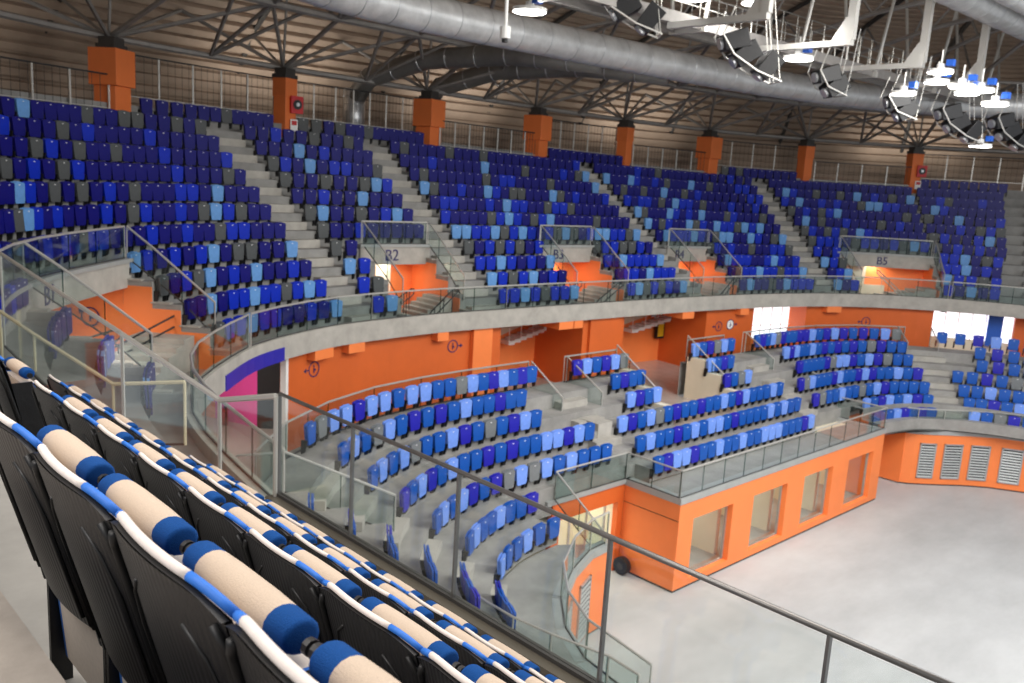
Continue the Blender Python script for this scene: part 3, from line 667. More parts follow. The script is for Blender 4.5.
def ucols(s0,s1,d):
    L=0;p=U.at(s0,d)[0]
    for i in range(1,31):
        q=U.at(lerp(s0,s1,i/30),d)[0]; L+=math.dist(p,q); p=q
    return ''.join(rc() for _ in range(round(L/.515)+1))
UCOL={('first',10): 'LNNNNGNNGGNNGNG',('first',9): 'RNNNGNRNNNNRNNNNN',('first',8): 'NGRNGNNGNNNRNNNNR',('first',7): 'NRNGRNNNNNNNRNNNGN',('first',6): 'LRNGNGNRNGNNNRRNLNNN',('first',5): 'LRNRNNNRNGRNNRNGLRGNN',('first',4): 'RNRNGRRNNNRNNRNNGRRNNN',('first',3): 'LRNRNRLNGGNNL',('first',2): 'GNRGLNRNLNNRN',('first',1): 'NNLNRRLRRGRLR',('first',0): 'GRRLRRNNRNL',('second',10): 'NNRNNGNNGN',('second',9): 'NNNLNRNNNN',('second',8): 'GRNLNRRNNG',('second',7): 'GNNGNNGLR',('second',6): 'NNRNNLNNN',('second',5): 'GLNNGNRLN',('second',4): 'GNNRNNNNN',('second',3): 'GN',('second',2): 'LR',('second',1): 'RG',('second',0): 'RL',('third',10): 'NGNNNNGNNNGNNNNNNNNNNNR',('third',9): 'NNNRNNNNNLNNNNGNNNNRNGL',('third',8): 'NGNNNNNNGNRRNNNNGNNNNNL',('third',7): 'LGNNRNNLRNGGNNNLGNRNNNR',('third',6): 'NRRNNNRNLRRNNGRRGNNNNNN',('third',5): 'RNNNNGRLRNGRLNNNNNGNNNN',('third',4): 'LLRRLGRLRNRGLGNRLLRRGL',('third',3): 'GNRGRGNR',('third',2): 'RRLRNRNL',('third',1): 'LRGRLNRN',('third',0): 'RRLRGRRL',('B3 right',3): 'GRRGGRN',('B3 right',2): 'RNLRRRRL',('B3 right',1): 'NRRNLRRR',('B3 right',0): 'RLGRGRNL',('fourth',10): 'NNNNNNRNNGNNNNNNNNNRNN',('fourth',9): 'LNNNLRNNRNGNNNLNNGNNNRRN',('fourth',8): 'NGNNGNNLNNGNRNNNNNNRR',('fourth',7): 'RNRRNGNLRRNGNNNRNNRN',('fourth',6): 'LGNNNLRNRNLNNNGRNNNGN',('fourth',5): 'LNGRNNLGRNLRRGLRLNN',('fourth',4): 'NLRRRLRNGLLNNLRNGL',('fourth',3): 'GRNRNNGNNRRG',('fourth',2): 'NLRRRNNRLRNR',('fourth',1): 'NGRRLRRGRRL',('fourth',0): 'NLNNGNLRRR',('fifth',10): 'N'*18,('fifth',9): 'NLRNNGNNGNLNRNGNL',('fifth',8): 'RNLNNRNRNNGLLRRNN',('fifth',7): 'GNRNGRLNNNNNNNGN',('fifth',6): 'NLNGNNRNNNGNRNN',('fifth',5): 'GRNGRGNLRNNNNNN',('fifth',4): 'GRRRNGRRNRGLR',('fifth',3): 'RNR',('fifth',2): 'LRG',('fifth',1): 'NRL',('fifth',0): 'LNR',('sixth',11): 'N'*9,('sixth',10): 'N'*10,('sixth',9): 'NNRGNNNRNN',('sixth',8): 'NLRNNNNNN',('sixth',7): 'GNNLNNNR',('sixth',6): 'NNNRNGRG',('sixth',5): 'GRNNRLN',('sixth',4): 'GNRNRNN',('sixth',3): 'RRLNGR',('sixth',2): 'RRLNRN',('sixth',1): 'LRRGR',('sixth',0): 'RNLNR'}
for b,rs in UPB:
    for k,(s0,s1) in enumerate(rs):
        cs=UCOL.get((b,k)) or ucols(s0,s1,dU(k))
        if b=='first' and k>3: q_=ucols(s0,s1,dU(k)); cs=q_[:max(0,len(q_)-len(cs))]+cs
        row(U,dU(k),lambda s,k=k:zU(k,s),s0,s1,cs,'upper_seat_','upper',b,k)
for i,(s0,s1) in enumerate(TOPROW):
    cs=ucols(s0,s1,dU(11)).replace('R','N').replace('L','N')
    row(U,dU(11),lambda s:zU(11,s),s0,s1,cs,'upper_seat_','upper',('top stretch',i),11)
for k in (5,6,7,8,9):   # rows beyond the B1 doorway to the left edge of the picture
    pass
# which seats show largest
def project(p):
    v=Vector(p)-cam.location; w_=v.dot(fw)
    return (512+878.2*v.dot(rt)/w_, 341.5-878.2*v.dot(up)/w_, w_) if w_>.1 else (-999,-999,-1)
vis=[]
for i,t in enumerate(seats):
    q=project((t[0],t[1],t[2]+.6))
    hid = q[1]>max(395+ (q[0])*.4, 500+(q[0]-275)*.54)-4
    if -6<q[0]<1030 and not hid and q[2]>0: vis.append((q[2],i))
vis.sort(); near=set(i for _,i in vis[:300]); show=set(i for _,i in vis)
BN={'corner':'lower corner block','box':'lower block behind the box','doorway':'small block right of the lower doorway','middle right':'middle right lower block','far right':'far right lower block','near corner':'near end of the lower corner','far left':'upper block left of doorway B1','first':'upper block right of doorway B1','second':'upper block left of doorway B2','third':'upper block between B2 and B3','B3 right':'upper block between B3 and B4','fourth':'upper block left of B5','fifth':'upper block around B5','sixth':'rightmost upper block'}
rest={}
seatroots={}
restB=MB()
lowparts={}
def simple_seat(pre,c):
    if (pre,c) not in lowparts:
        b,p,pl,lg=seat_parts(pre,c); o=MB(); I=Matrix.Identity(4)
        for q in (b,p,pl,*lg): o.add(q,I)
        lowparts[pre,c]=o
    return lowparts[pre,c]
for i,t in enumerate(seats):
    x,y,z,rz,pre,c,tier,block,k,ix,n=t
    if i in near:
        r0=k+2 if tier=='lower' else k+1
        bn='top row of the upper tier' if isinstance(block,tuple) else BN[block]
        lab='%s folding seat, %s from left, %s row up, %s'%(CN[pre][c],ordn(ix+1),ordn(r0),bn)
        root=empty('folding_seat',(x,y,z),rz,lab,'seat','folding seats of the %s tier'%tier)
        for nm_,me in zip(('backrest','seat','number_plate','leg','leg'),seat_meshes(pre,c)):
            o=bpy.data.objects.new(nm_,me); S.collection.objects.link(o); o.parent=pan_ if nm_=='number_plate' else root
            if nm_=='seat': pan_=o
    elif i in show:
        restB.add(simple_seat(pre,c),Matrix.Translation((x,y,z))@Matrix.Rotation(rz,4,'Z'))
o=restB.build('folding_seats'); tag(o,'all the smaller blue and grey folding seats further up and away on both tiers','seats','distant folding seats','stuff')
# ------------------------------------------------------------------ near balcony with padded seats
YF=4.0
rowsV=[('A',.63,11.05,(-9,8)),('B',1.49,10.42,0),('C',2.35,9.78,0),('D',3.2,9.15,0)]
edge=[.5,1.27,2.13,2.99,3.9]
B=MB(); XL=-7.35
B.box(XL,9,-2.5,.5,11.45,11.73,'ledge_screed'); B.box(XL,9,-2.5,.46,10.2,11.45,'ledge_screed')
for i,(n_,y,z,_) in enumerate(rowsV): B.box(-9.2 if i<3 else XL,9,edge[i],edge[i+1],z-.9,z,'upper_concrete')
struct(B.build('floor'),'grey stepped floor under the padded seats')
B=MB(); B.box(XL,9,3.88,4.06,8.6,9.66,'kerb_metal'); struct(B.build('trim_15'),'grey metal kerb under the front glass')
B=MB(); B.box(XL-.06,XL,3.3,4.06,8.6,9.62,'sunlit_beige'); struct(B.build('trim_16'),'end of the kerb with its light painted on in beige')
root=empty('glass_balustrade',(XL+.04,YF,9.66),0,'tall glass balustrade with steel posts in front of the padded seats','glass balustrade')
xs=[-7.3,-6.05,-4.65,-3.2,-1.77,-.37,1.03]
for i,x in enumerate(xs):
    k=MB(); k.box(x-.009-(XL+.04),x+.009-(XL+.04),-.016,.016,0,1.0,'rail_steel'); k.build('post',root)
    if i<len(xs)-1:
        g=MB(); g.box(x+.02-(XL+.04),xs[i+1]-.02-(XL+.04),-.006,.006,.03,.98,'glass_clear'); g.build('glass_panel',root)
k=MB(); k.tube([(xs[0]-(XL+.04),0,1.01),(xs[-1]-(XL+.04),0,1.01)],.018,'rail_steel',8); k.build('top_rail',root,True)
k=MB(); k.box(0,8.4,-.03,.03,-.01,.03,'dark_steel'); k.build('base_channel',root)
# stair flanks left of the balcony
def flank(label,pts,h,rail='satin_steel'):
    balustrade('glass_balustrade',label,[Vector(p)-Vector((0,0,h)) for p in pts],h,rail=rail,glass='glass_clear',postr=.021,posts=2.2)
flank('stair glass with sunlit cream painted on its steel rail, behind the leftmost padded seats, level at its lower end',[(-16.07,3.72,10.16),(-14.99,3.93,9.94),(-13.06,4.45,9.48),(-12.16,5.14,9.62)],.95,'sunlit_beige')
flank('stair glass sloping from the left edge down to the padded seat balcony',[(-16.55,3.88,11.06),(-10.38,3.65,10.75),(-8.43,3.93,10.36),(-7.3,3.96,10.65)],1.6)
# padded seat
def tubex(B,x0,x1,y,z,r,mat,n=14,sq=1.0):
    B.prism([(x0,y+math.cos(2*PI*i/n)*r,z+math.sin(2*PI*i/n)*r*sq) for i in range(n)],[(x1,y+math.cos(2*PI*i/n)*r,z+math.sin(2*PI*i/n)*r*sq) for i in range(n)],mat)
def top_z(x):
    a=abs(x)/.27; return 1.025-.008*a**2-.025*max(0,(a-.55)/.45)**2
def yb(x,z):   # plan curve of the shell: wings come forward; it leans back a little
    return .03*((abs(x)/.27)**2-1)-.16*(z-1.0)/.59
def pad_seat():
    P=[]
    xsn=[-.27+.54*i/18 for i in range(19)]
    def sheet(zb,zt,off,mat,xs_=xsn,nz=6):
        b=MB(); rows_=[[Vector((x,yb(x,lerp(zb,zt(x),j/nz))+off,lerp(zb,zt(x),j/nz))) for x in xs_] for j in range(nz+1)]
        b.grid(rows_,mat); return b
    sh=sheet(.42,lambda x:top_z(x)-.012,-.018,'shell_black'); i2=sheet(.42,lambda x:top_z(x)-.012,-.003,'shell_black'); sh.add(i2,Matrix.Identity(4))
    # rim closing the shell and a raised central field
    for j in range(18):
        a,b_=xsn[j],xsn[j+1]
        sh.quad(Vector((a,yb(a,.42)-.018,.42)),Vector((b_,yb(b_,.42)-.018,.42)),Vector((b_,yb(b_,.42)-.003,.42)),Vector((a,yb(a,.42)-.003,.42)),'black_rib')
        sh.quad(Vector((a,yb(a,1)-.018,top_z(a)-.012)),Vector((b_,yb(b_,1)-.018,top_z(b_)-.012)),Vector((b_,yb(b_,1)-.003,top_z(b_)-.012)),Vector((a,yb(a,1)-.003,top_z(a)-.012)),'black_rib')
    for sx in (-1,1):
        pts=[Vector((sx*.262,yb(.262,z)-.024,z)) for z in (.45,.6,.75,.87,.93)]+[Vector((sx*.24,yb(.24,.96)-.022,.965))]
        sh.tube(pts,.011,'black_rib',6)
        pts=[Vector((sx*.205,yb(.205,z)-.021,z)) for z in (.45,.62,.76)]+[Vector((sx*.17,yb(.17,.85)-.021,.86)),Vector((sx*.11,yb(.11,.9)-.02,.91))]
        sh.tube(pts,.006,'black_rib',5)
    P.append(('back_shell',sh,True))
    cu=MB(); xc=[x*.97 for x in xsn]
    rows_=[]
    for j in range(9):
        t=j/8; z_=lambda x:lerp(.5,top_z(x)-.05,t)
        rows_.append([Vector((x,yb(x,z_(x))+.0+.018*math.sin(PI*min(1,.25+.75*(1-t)))**.6*(1-(abs(x)/.27)**4)+.004,z_(x))) for x in xc])
    cu.grid([r[4:15] for r in rows_],'fabric_beige'); cu.grid([r[:5] for r in rows_],'fabric_blue'); cu.grid([r[14:] for r in rows_],'fabric_blue')
    P.append(('back_cushion',cu,True))
    pw=MB(); pts=[Vector((x,yb(x,top_z(x))+.006,top_z(x)-.002)) for x in xsn]; pw.tube(pts[2:15],.0105,'piping_white',8); P.append(('white_piping',pw,True))
    for a,b_ in ((0,3),(14,19)):
        q=MB(); q.tube(pts[a:b_],.0105,'piping_blue',8); P.append(('blue_piping',q,True))
    pan=MB(); 
    for x0,x1,mt in ((-.235,-.215,'piping_blue'),(-.215,.215,'pan_white'),(.215,.235,'piping_blue')):
        pan.prism([(x0,.19,.10),(x1,.19,.10),(x1,.25,.10),(x0,.25,.10)],[(x0,.13,.80),(x1,.13,.80),(x1,.21,.80),(x0,.21,.80)],mt)
    P.append(('seat_pan',pan,False))
    bo=MB(); R=.038; N=16
    def ring(x,r): return [Vector((x-.02,.172+math.cos(2*PI*i/N)*r*1.15,.862+math.sin(2*PI*i/N)*r)) for i in range(N+1)]
    prof=[(-.232,.026),(-.23,.033),(-.221,.037),(-.155,R)]
    bo.grid([ring(-.232,.001)]+[ring(x,r) for x,r in prof],'fabric_blue'); bo.grid([ring(-.155,R),ring(-.08,R+.002),ring(.08,R+.002),ring(.155,R)],'fabric_beige'); bo.grid([ring(x*-1,r) for x,r in prof[::-1]]+[ring(.232,.001)],'fabric_blue')
    P.append(('seat_bolster',bo,True))
    for sx in (-1,1):
        g=MB(); x=sx*.262; g.prism([(x-.008,.14,.38),(x+.008,.14,.38),(x+.008,.26,.38),(x-.008,.26,.38)],[(x-.008,.05,.82),(x+.008,.05,.82),(x+.008,.18,.82),(x-.008,.18,.82)],'black_plastic'); g.box(x-.01,x+.01,.15,.215,0,.44,'black_plastic')
        tubex(g,x-.008-.015,x+.008-.015,.17,.86,.018,'black_plastic',10)
        P.append(('leg',g,False))
        s_=MB(); tubex(s_,sx*.25-.03,sx*.254-.03,.172,.845,.01,'screw',8)
        P.append(('bolt',s_,False))
        s_=MB(); s_.tube([(x*.97,.135,.47),(x*.97,.115,.47)],.006,'screw',8)
        P.append(('bolt',s_,False))
    return [(n_,b.mesh(n_,sm)) for n_,b,sm in P]
PS=pad_seat()
def place_pad(x,y,z,lab,grp):
    root=empty('padded_seat',(x,y,z),0,lab,'seat',grp)
    last={}
    for n_,me in PS:
        o=bpy.data.objects.new(n_,me); S.collection.objects.link(o); o.parent=last['leg'] if n_=='bolt' else (last['back_cushion'] if n_.endswith('piping') else root); last[n_]=o
RL={'A':'nearest row','B':'second nearest row','C':'second row from the glass','D':'row beside the front glass'}
for (n_,y,z,_),x0,cnt,rgt in zip(rowsV,(-1.855,-1.87,-2.5,-3.10),(0,0,0,0),(1.2,1.2,1.2,1.2)):
    left={'A':-5.6,'B':-5.2,'C':-8.1,'D':-7.0}[n_]
    c=[]; x=x0-.275
    while x-.275>left: x-=.55
    while x<rgt: c.append(x); x+=.55
    c=[v for v in c if -10<project((v,y,z+.9))[0]<1000 and project((v,y,z+.95))[1]<760]
    for i,v in enumerate(c):
        place_pad(v,y,z,'beige and blue padded seat with black back, %s from left, %s'%(ordn(i+1),RL[n_]),'padded seats on the near balcony')
place_pad(-6.72,1.49,10.42,'beige and blue padded seat alone beyond the gap at the left edge','padded seats on the near balcony')
# ------------------------------------------------------------------ upper walkway: columns, rails
def zt(s): return 16.4-.02*(s-31)
COLS=[(31.31,'w'),(35.9,'n'),(42.55,'w'),(49.11,'w'),(54.41,'n'),(59.07,'w'),(63.01,'n'),(66.67,'n')]
CNM=['leftmost and largest','second from left, slim with a red box','third from left, between two round ducts','fourth from left','fifth from left, slim','sixth from left','seventh from left, slim','rightmost, slim with a red box']
for i,(s,t) in enumerate(COLS):
    p=P3(U,s-.1,10.1,zU(11,s)+.02); h=zt(s)-p.z
    root=empty('column',p,rz_at(U,s)+.35,'orange square column at the top of the seats, '+CNM[i],'column','orange columns behind the top row')
    k=MB()
    if t=='w':
        k.box(-.46,.46,-.42,.42,-.5,h-1.25,'orange_column'); k.build('shaft',root,bevel=.02); k=MB(); k.box(-.57,.57,-.54,.54,h-1.25,h,'orange_column'); k.build('capital',root,bevel=.02)
    else:
        k.box(-.34,.34,-.32,.32,-.5,h-.72,'orange_column'); k.build('shaft',root,bevel=.02); k=MB(); k.box(-.37,.37,-.35,.35,h-.75,h,'orange_column'); k.build('capital',root,bevel=.02)
    k=MB(); k.box(-.4,.4,-.35,.35,h,h+.16,'dark_steel'); k.box(-.3,.3,-.3,.3,h+.16,h+.4,'dark_steel'); k.build('bearing_plate',root)
for i in (1,7):
    s=COLS[i][0]; root=empty('hose_reel_box',P3(U,s+.12,9.75,zt(s)-1.4),rz_at(U,s),'red hose reel box on the %s slim orange column'%('second' if i==1 else 'rightmost'),'hose box')
    k=MB(); k.box(-.28,.28,-.12,.12,0,.7,'red'); k.build('box',root); k=MB(); k.tube([(0,-.16,.36),(0,-.12,.36)],.2,'dark',16); k.build('reel',root); k=MB(); k.tube([(0,-.18,.36),(0,-.16,.36)],.08,'galvanised',10); k.build('hub',root)
    k=MB(); q=P3(U,s+.05,9.72,zt(s)-1.9); g=inward(U,s)
    root=empty('wall_sign',q,rz_at(U,s),'small white and red notice below the red box on the %s column'%('second' if i==1 else 'rightmost'),'sign')
    k.box(-.17,.17,-.02,0,-.25,.25,'tag_white'); k.build('plate',root); k=MB(); k.box(-.12,.12,-.03,-.02,.02,.2,'red'); k.build('red_symbol',root)
RAILS=[(20,31,9.75,10),(31.55,35.7,10.75,11),(36.15,42.3,10.75,11),(42.85,48.8,9.75,10),(49.4,54.2,10.75,11),(54.6,58.8,9.75,10),(59.35,62.8,10.75,11),(63.2,66.5,9.75,10),(66.85,75,10.75,11)]
for i,(a,b,d,kk) in enumerate(RAILS):
    zf=lambda s,kk=kk:zU(kk,s)+.75
    H_=1.7 if kk==11 else 1.35
    root=empty('steel_railing',P3(U,a,d,zf(a)),0,'steel railing behind the top seats, %s stretch from the left'%ordn(i+1),'railing','railings behind the top row'); o0=P3(U,a,d,zf(a))
    ss=frange(a,b,.9); k=MB(); k.tube([P3(U,s,d,zf(s)+H_)-o0 for s in ss],.03,'dark',5); k.build('top_rail',root)
    k=MB(); k.tube([P3(U,s,d,zf(s)+.22)-o0 for s in ss],.018,'satin_steel',4); k.build('bottom_rail',root)
    for s in ss: k=MB(); k.box(-.03,.03,-.02,.02,-.5,H_,'satin_steel',Matrix.Translation(P3(U,s,d,zf(s))-o0)@Matrix.Rotation(rz_at(U,s),4,'Z')); k.build('post',root)
    k=MB()
    for s in frange(a,b,.18): p=P3(U,s,d,zf(s))-o0; k.box(-.006,.006,-.006,.006,.22,H_,'dark_steel',Matrix.Translation(p)@Matrix.Rotation(rz_at(U,s),4,'Z'))
    k.build('bars',root)
# ------------------------------------------------------------------ roof
prof=[(15.2,13.5),(15.1,15.0),(14.6,16.4),(13.6,18.0),(12.0,19.5),(9.8,20.8),(7,21.9),(3,23.0),(-3,24.2),(-10,25.2)]
PR=[]
for (d0,z0),(d1,z1) in zip(prof,prof[1:]):
    L=math.hypot(d1-d0,z1-z0); n=max(1,round(L/.5))
    for i in range(n): PR.append((lerp(d0,d1,i/n),lerp(z0,z1,i/n)))
PR.append(prof[-1])
B=MB()
for (d0,z0),(d1,z1) in zip(PR,PR[1:]):
    L=math.hypot(d1-d0,z1-z0); nx,nz=(-(z1-z0)/L,(d1-d0)/L)  # towards the hall
    if nx>0: nx,nz=-nx,-nz
    tx,tz=(d1-d0)/L,(z1-z0)/L
    pts=[(d0,z0),(d0+tx*L*.04+nx*.2,z0+tz*L*.04+nz*.2),(d0+tx*L*.62+nx*.2,z0+tz*L*.62+nz*.2),(d0+tx*L*.68,z0+tz*L*.68),(d1,z1)]
    ss=frange(15,82,1.3)
    B.grid([[P3(U,s,d,z) for s in ss] for d,z in pts],'roof_sheet')
struct(B.build('ceiling'),'ribbed beige roof sheeting above the stands')
B=MB(); B.quad((-16,5,25.0),(16,5,25.0),(16,56,25.0),(-16,56,25.0),'roof_dark'); B.quad((-30,-10,25.2),(30,-10,25.2),(30,5.5,25.2),(-30,5.5,25.2),'roof_dark'); B.quad((-30,50,25.3),(30,50,25.3),(30,80,25.3),(-30,80,25.3),'roof_dark')
struct(B.build('ceiling'),'dark flat middle of the roof')
def chord(B,pts,r,n=6,mat='truss_paint'): B.tube(pts,r,mat,n)
SC=[24.5]+[c[0] for c in COLS]+[70.5,75]
nodeA=lambda s:P3(U,s,10.5,zt(s)+.45)
nodeB=lambda s:P3(U,s,6.4,zt(s)+2.1)
nodeC=lambda s:P3(U,s,1.5,zt(s)+3.4)
nodeD=lambda s:P3(U,s,12.6,zt(s)+2.3)
tn=0
for a,b in zip(SC,SC[1:]):
    m=(a+b)/2; tn+=1
    root=empty('ring_truss',nodeA(a),0,'grey tubular truss bay number %s around the hall from the left edge'%ordn(tn),'roof truss','ring truss bays'); o0=nodeA(a)
    k=MB(); chord(k,[nodeA(s)-o0 for s in frange(a,b,1.2)],.12); k.build('lower_chord',root)
    k=MB(); chord(k,[nodeB(s)-o0 for s in frange(a,b,1.2)],.14); k.build('upper_chord',root)
    k=MB(); chord(k,[nodeC(s)-o0 for s in frange(a,b,1.2)],.09); k.build('inner_chord',root)
    k=MB()
    for p,q in ((nodeA(a),nodeB(m)),(nodeA(b),nodeB(m)),(nodeA(m),nodeB(m)),(nodeA(a),nodeB(a)),(nodeB(a),nodeC(m)),(nodeC(m),nodeB(b)),(nodeB(m),nodeC(m)),(nodeB(a),nodeC(a)),(nodeA(a),nodeD(m)),(nodeA(b),nodeD(m)),(nodeB(lerp(a,b,.25)),nodeA(m)),(nodeB(lerp(a,b,.75)),nodeA(m))):
        chord(k,[p-o0,q-o0],.08,5)
    k.build('web',root)
for i,s in enumerate(SC[:-1]):
    root=empty('radial_truss',nodeA(s),0,'dark radial roof truss springing from the %s column position from the left'%ordn(i+1),'roof truss','radial roof trusses'); o0=nodeA(s)
    k=MB(); pts=[P3(U,s,d,z) for d,z in ((10.5,zt(s)+.45),(6.4,zt(s)+2.1),(1.5,zt(s)+3.4),(-5,zt(s)+4.4),(-12,zt(s)+5))]
    chord(k,[p-o0 for p in pts],.1); k.build('lower_chord',root)
    up_=[P3(U,s,d,z) for d,z in ((14.6,zt(s)+.3),(13.2,18.3),(10.2,20.3),(5,22.1),(-2,23.8),(-10,24.8))]
    k=MB(); chord(k,[p-o0 for p in up_],.13,6,'dark_steel'); k.build('upper_chord',root)
    k=MB()
    for p,q in zip(pts,up_[1:]): chord(k,[p-o0,q-o0],.06,5)
    for p,q in zip(pts,up_[2:]): chord(k,[p-o0,q-o0],.06,5)
    k.build('web',root)
# ------------------------------------------------------------------ ducts
def duct(label,pts,r,bands=1.4,mat='duct_metal'):
    o0=Vector(pts[0]); root=empty('ventilation_duct',o0,0,label,'duct')
    k=MB(); k.tube([Vector(p)-o0 for p in pts],r,mat,22); k.build('pipe',root,True)
    acc=0
    for a,b in zip(pts,pts[1:]):
        a=Vector(a);b=Vector(b); L=(b-a).length; t=(b-a)/L; q=0
        while acc+ (L-q) >=bands:
            q+=bands-acc; acc=0; c=a+t*q-o0; k=MB(); k.tube([c-t*.015,c+t*.015],r+.02,'galvanised',22); k.build('flange',root,True)
            if q>=L: break
        acc+=max(0,L-q)
    return root
duct('large silver spiral duct ringing the hall above the stands',[P3(U,s,.45,18.0-.006*(s-35)) for s in frange(27,80,.9)],.62)
duct('straight bright silver duct in the top right corner',[(-13.6,y,20.3) for y in frange(22,66,4)],.62)
duct('thin silver duct beside the straight duct',[(-12.0,y,20.1) for y in frange(22,66,4)],.4)
for s1,s0,lab in ((39.4,44.5,'dark bent duct dropping left of the third orange column'),(43.2,48.6,'dark bent duct dropping right of the third orange column')):
    pts=[P3(U,s0,1.0,17.6),P3(U,lerp(s0,s1,.35),4.5,17.9),P3(U,lerp(s0,s1,.7),8.2,17.7),P3(U,s1+.3,10.9,16.9),P3(U,s1,11.6,16.0)]
    duct(lab,pts,.45,mat='duct_dark')
    duct('upright silver duct standing %s the third orange column'%('left of' if s1<40 else 'right of'),[P3(U,s1,11.7,16.4),P3(U,s1,11.7,13.9)],.5,.35,'galvanised')
# ------------------------------------------------------------------ catwalk, rig, speakers, lamps
root=empty('catwalk',(-17.8,16,18.0),0,'grey steel catwalk with railings hanging under the roof','catwalk')
k=MB(); k.box(-.5,.5,0,44,-.12,0,'truss_paint'); k.box(-.55,-.48,0,44,-.3,.05,'truss_paint'); k.box(.48,.55,0,44,-.3,.05,'truss_paint'); k.build('deck',root)
for x in (-.52,.52):
    k=MB()
    for z in (.35,.7,1.05): k=MB(); k.tube([(x,0,z),(x,44,z)],.018,'steel',5); k.build('handrail',root)
    for i in range(45): k=MB(); k.tube([(x,i*.98,0),(x,i*.98,1.05)],.016,'steel',5); k.build('post',root)
for i,y in enumerate(range(18,60,6)):
    r=empty('hanger_frame',(-17.8,y,18),0,'steel hanger frame holding the catwalk, %s from the near end'%ordn(i+1),'hanger','catwalk hangers')
    k=MB(); k.tube([(-.6,0,-.1),(-1.6,0,6.5)],.07,'satin_steel',6); k.tube([(.6,0,-.1),(1.6,0,6.5)],.07,'satin_steel',6); k.build('hanger_rod',r)
    k=MB(); k.box(-.7,.7,-.08,.08,-.35,-.12,'satin_steel'); k.build('crossbeam',r)
ARM=[(22.5,-15.6),(27.5,-15.6),(33,-15.4),(38.5,-15.2)]
for i,(y,x) in enumerate(ARM):
    r=empty('rig_arm',(-17.4,y,17.6),0,'bright steel bracket arm bolted to the catwalk, %s from the near end'%ordn(i+1),'bracket','bracket arms')
    k=MB(); k.box(0,3.4,-.11,.11,-.08,.1,'satin_steel'); k.build('arm',r); k=MB(); k.box(3.2,3.45,-.11,.11,.1,3.2,'satin_steel'); k.prism([(2.7,-.08,.1),(3.2,-.08,.1),(3.2,.08,.1),(2.7,.08,.1)],[(3.15,-.08,.8),(3.2,-.08,.8),(3.2,.08,.8),(3.15,.08,.8)],'satin_steel'); k.build('upright',r)
def speaker_array(label,p,yaw,n=3,s=1.0,tone='satin_steel'):
    r=empty('speaker_array',p,yaw,label,'speaker array','hanging speaker arrays')
    pts=[]
    for i in range(n):
        a=.3+.32*i; T=Matrix.Translation((-.17*i*i-.22*i,0,-.45*i+.05*i*i))@Matrix.Rotation(a,4,'Y')
        k=MB(); k.prism([T@Vector(v) for v in ((-.46,-.40,-.27),(.27,-.28,-.23),(.27,.28,-.23),(-.46,.40,-.27))],[T@Vector(v) for v in ((-.46,-.40,.27),(.27,-.28,.23),(.27,.28,.23),(-.46,.40,.27))],'black_plastic'); bx=k.build('speaker_box',r,bevel=.02)
        k=MB(); c=T@Vector((.34,0,0)); k.tube([T@Vector((.25,0,0)),T@Vector((.31,0,0)),T@Vector((.35,0,0))],.17,'galvanised',16); g=k.build('rear_disc',r)
        pts.append(T@Vector((.3,0,.22)))
    k=MB(); k.tube([Vector((.1,-.4,.9))]+[p_+Vector((0,-.4,0)) for p_ in pts]+[pts[-1]+Vector((-.75,-.4,-.25))],.028,tone,6); k.tube([Vector((.1,.4,.9))]+[p_+Vector((0,.4,0)) for p_ in pts]+[pts[-1]+Vector((-.75,.4,-.25))],.028,tone,6)
    k.tube([pts[-1]+Vector((-.75,-.4,-.25)),pts[-1]+Vector((-.75,.4,-.25))],.028,tone,6); k.build('frame',r)
    k=MB()
    for y in (-.38,-.1,.38): k.tube([(-1.0,y,1.6),pts[-1]+Vector((-.72,y,-.22))],.012,tone,4)
    k.build('cable',r)
SP=[((-17.6,19.9,18.1),'three box speaker array nearest, hanging at top centre'),((-15.5,23.0,17.1),'three box speaker array hanging below the brightest bracket'),((-15.9,29.4,16.9),'speaker array hanging behind the bracket arms'),((-15.0,33.2,16.4),'dark speaker array left of the brightest lamps'),((-14.2,36.0,16.2),'white framed speaker array under the brightest lamps'),((-13.2,38.8,16.1),'rightmost speaker array hanging above the top railing')]
for i,(p,l) in enumerate(SP): speaker_array(l,p,math.radians(-134+(i*7)%20),3 if i in (0,1,4,5) else 2)
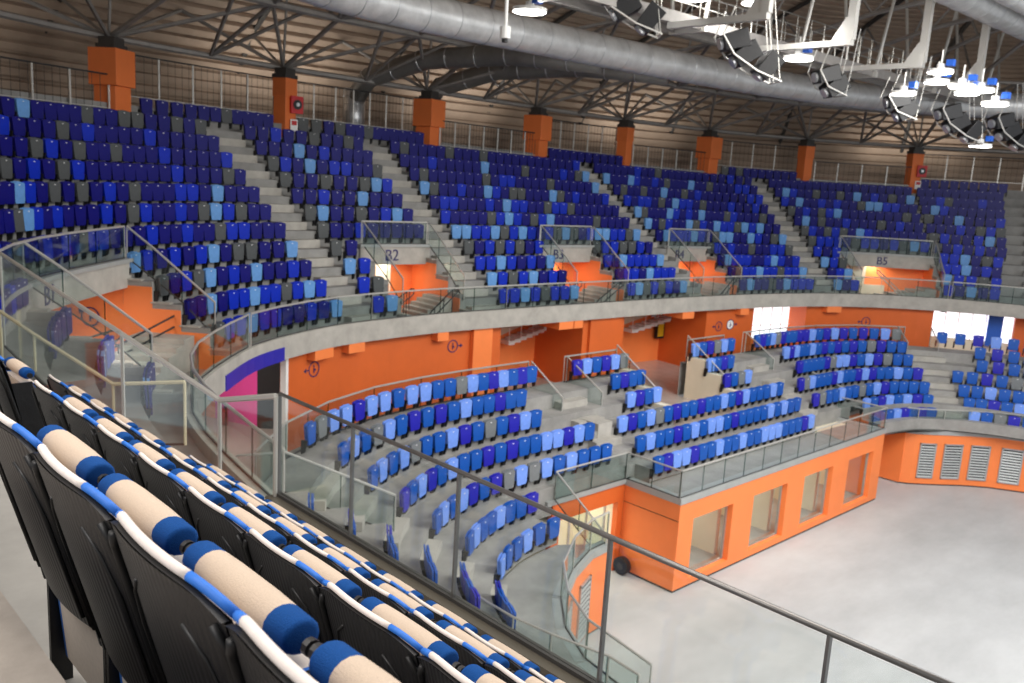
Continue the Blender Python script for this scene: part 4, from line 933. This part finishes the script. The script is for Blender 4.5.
def lamp(label,p,r=.42,power=0,tilt=0):
    o=empty('floodlight',p,0,label,'floodlight','roof floodlights')
    k=MB(); k.tube([(0,0,.02),(0,0,.12)],r,'white_paint',18); k.tube([(0,0,.1),(0,0,.3)],.13,'white_paint',10); k.build('housing',o)
    k=MB(); k.tube([(0,0,0),(0,0,.02)],r*.93,'lamp_glow',18); k.build('lens',o)
    k=MB(); k.box(.2,.42,-.12,.12,.22,.42,'fixture_blue'); k.build('driver_box',o)
    k=MB(); k.tube([(0,0,.3),(0,0,.75)],.025,'satin_steel',5); k.build('rod',o)
    if power:
        l=bpy.data.lights.new('floodlight_bulb','POINT'); l.energy=power; l.shadow_soft_size=.3; q=bpy.data.objects.new('floodlight_bulb',l); q.parent=o; q.location=(0,0,-.4); S.collection.objects.link(q)
LM=[(-19.3,18.4,17.5),(-18.4,19.6,18.3),(-17.2,23.3,18.5),(-16.2,25.3,18.6),(-15.96,27.74,17.21),(-13.76,31.09,16.37),(-12.78,31.51,17.1),(-12.1,31.77,16.62),(-11.56,31.98,16.5),(-11.24,32.5,16.1),(-13.35,37.71,15.05),(-13.3,32.6,16.9),(-12.6,33.6,16.6)]
LL=['over the ring duct beside the pendant rod','at the top edge above the ring duct','at the top edge above the second speaker array','above the brightest bracket arm','hanging left of the third speaker array','above the dark speaker array','topmost of the cluster at right','in the middle of the cluster at right','right in the cluster at right','lowest of the cluster at right','small and low beside the rightmost speaker array','behind the cluster at right','in the back of the cluster at right']
for i,(p,l) in enumerate(zip(LM,LL)): lamp('round glowing floodlight '+l,p,.5 if i<5 else .42,120 if i in (0,3,6,9) else 0)
r=empty('pendant_camera',(-17.78,16.12,16.35),0,'white pendant rod with a small dome hanging before the ring duct','camera')
k=MB(); k.tube([(0,0,.2),(0,0,7)],.05,'white_paint',8); k.build('rod',r); k=MB(); k.tube([(0,0,.3),(0,0,.1),(0,0,0)],.14,'white_paint',12); k.build('housing',r); k=MB(); k.tube([(0,0,0),(0,0,-.06),(0,0,-.1)],.08,'dark',12); k.build('dome',r)
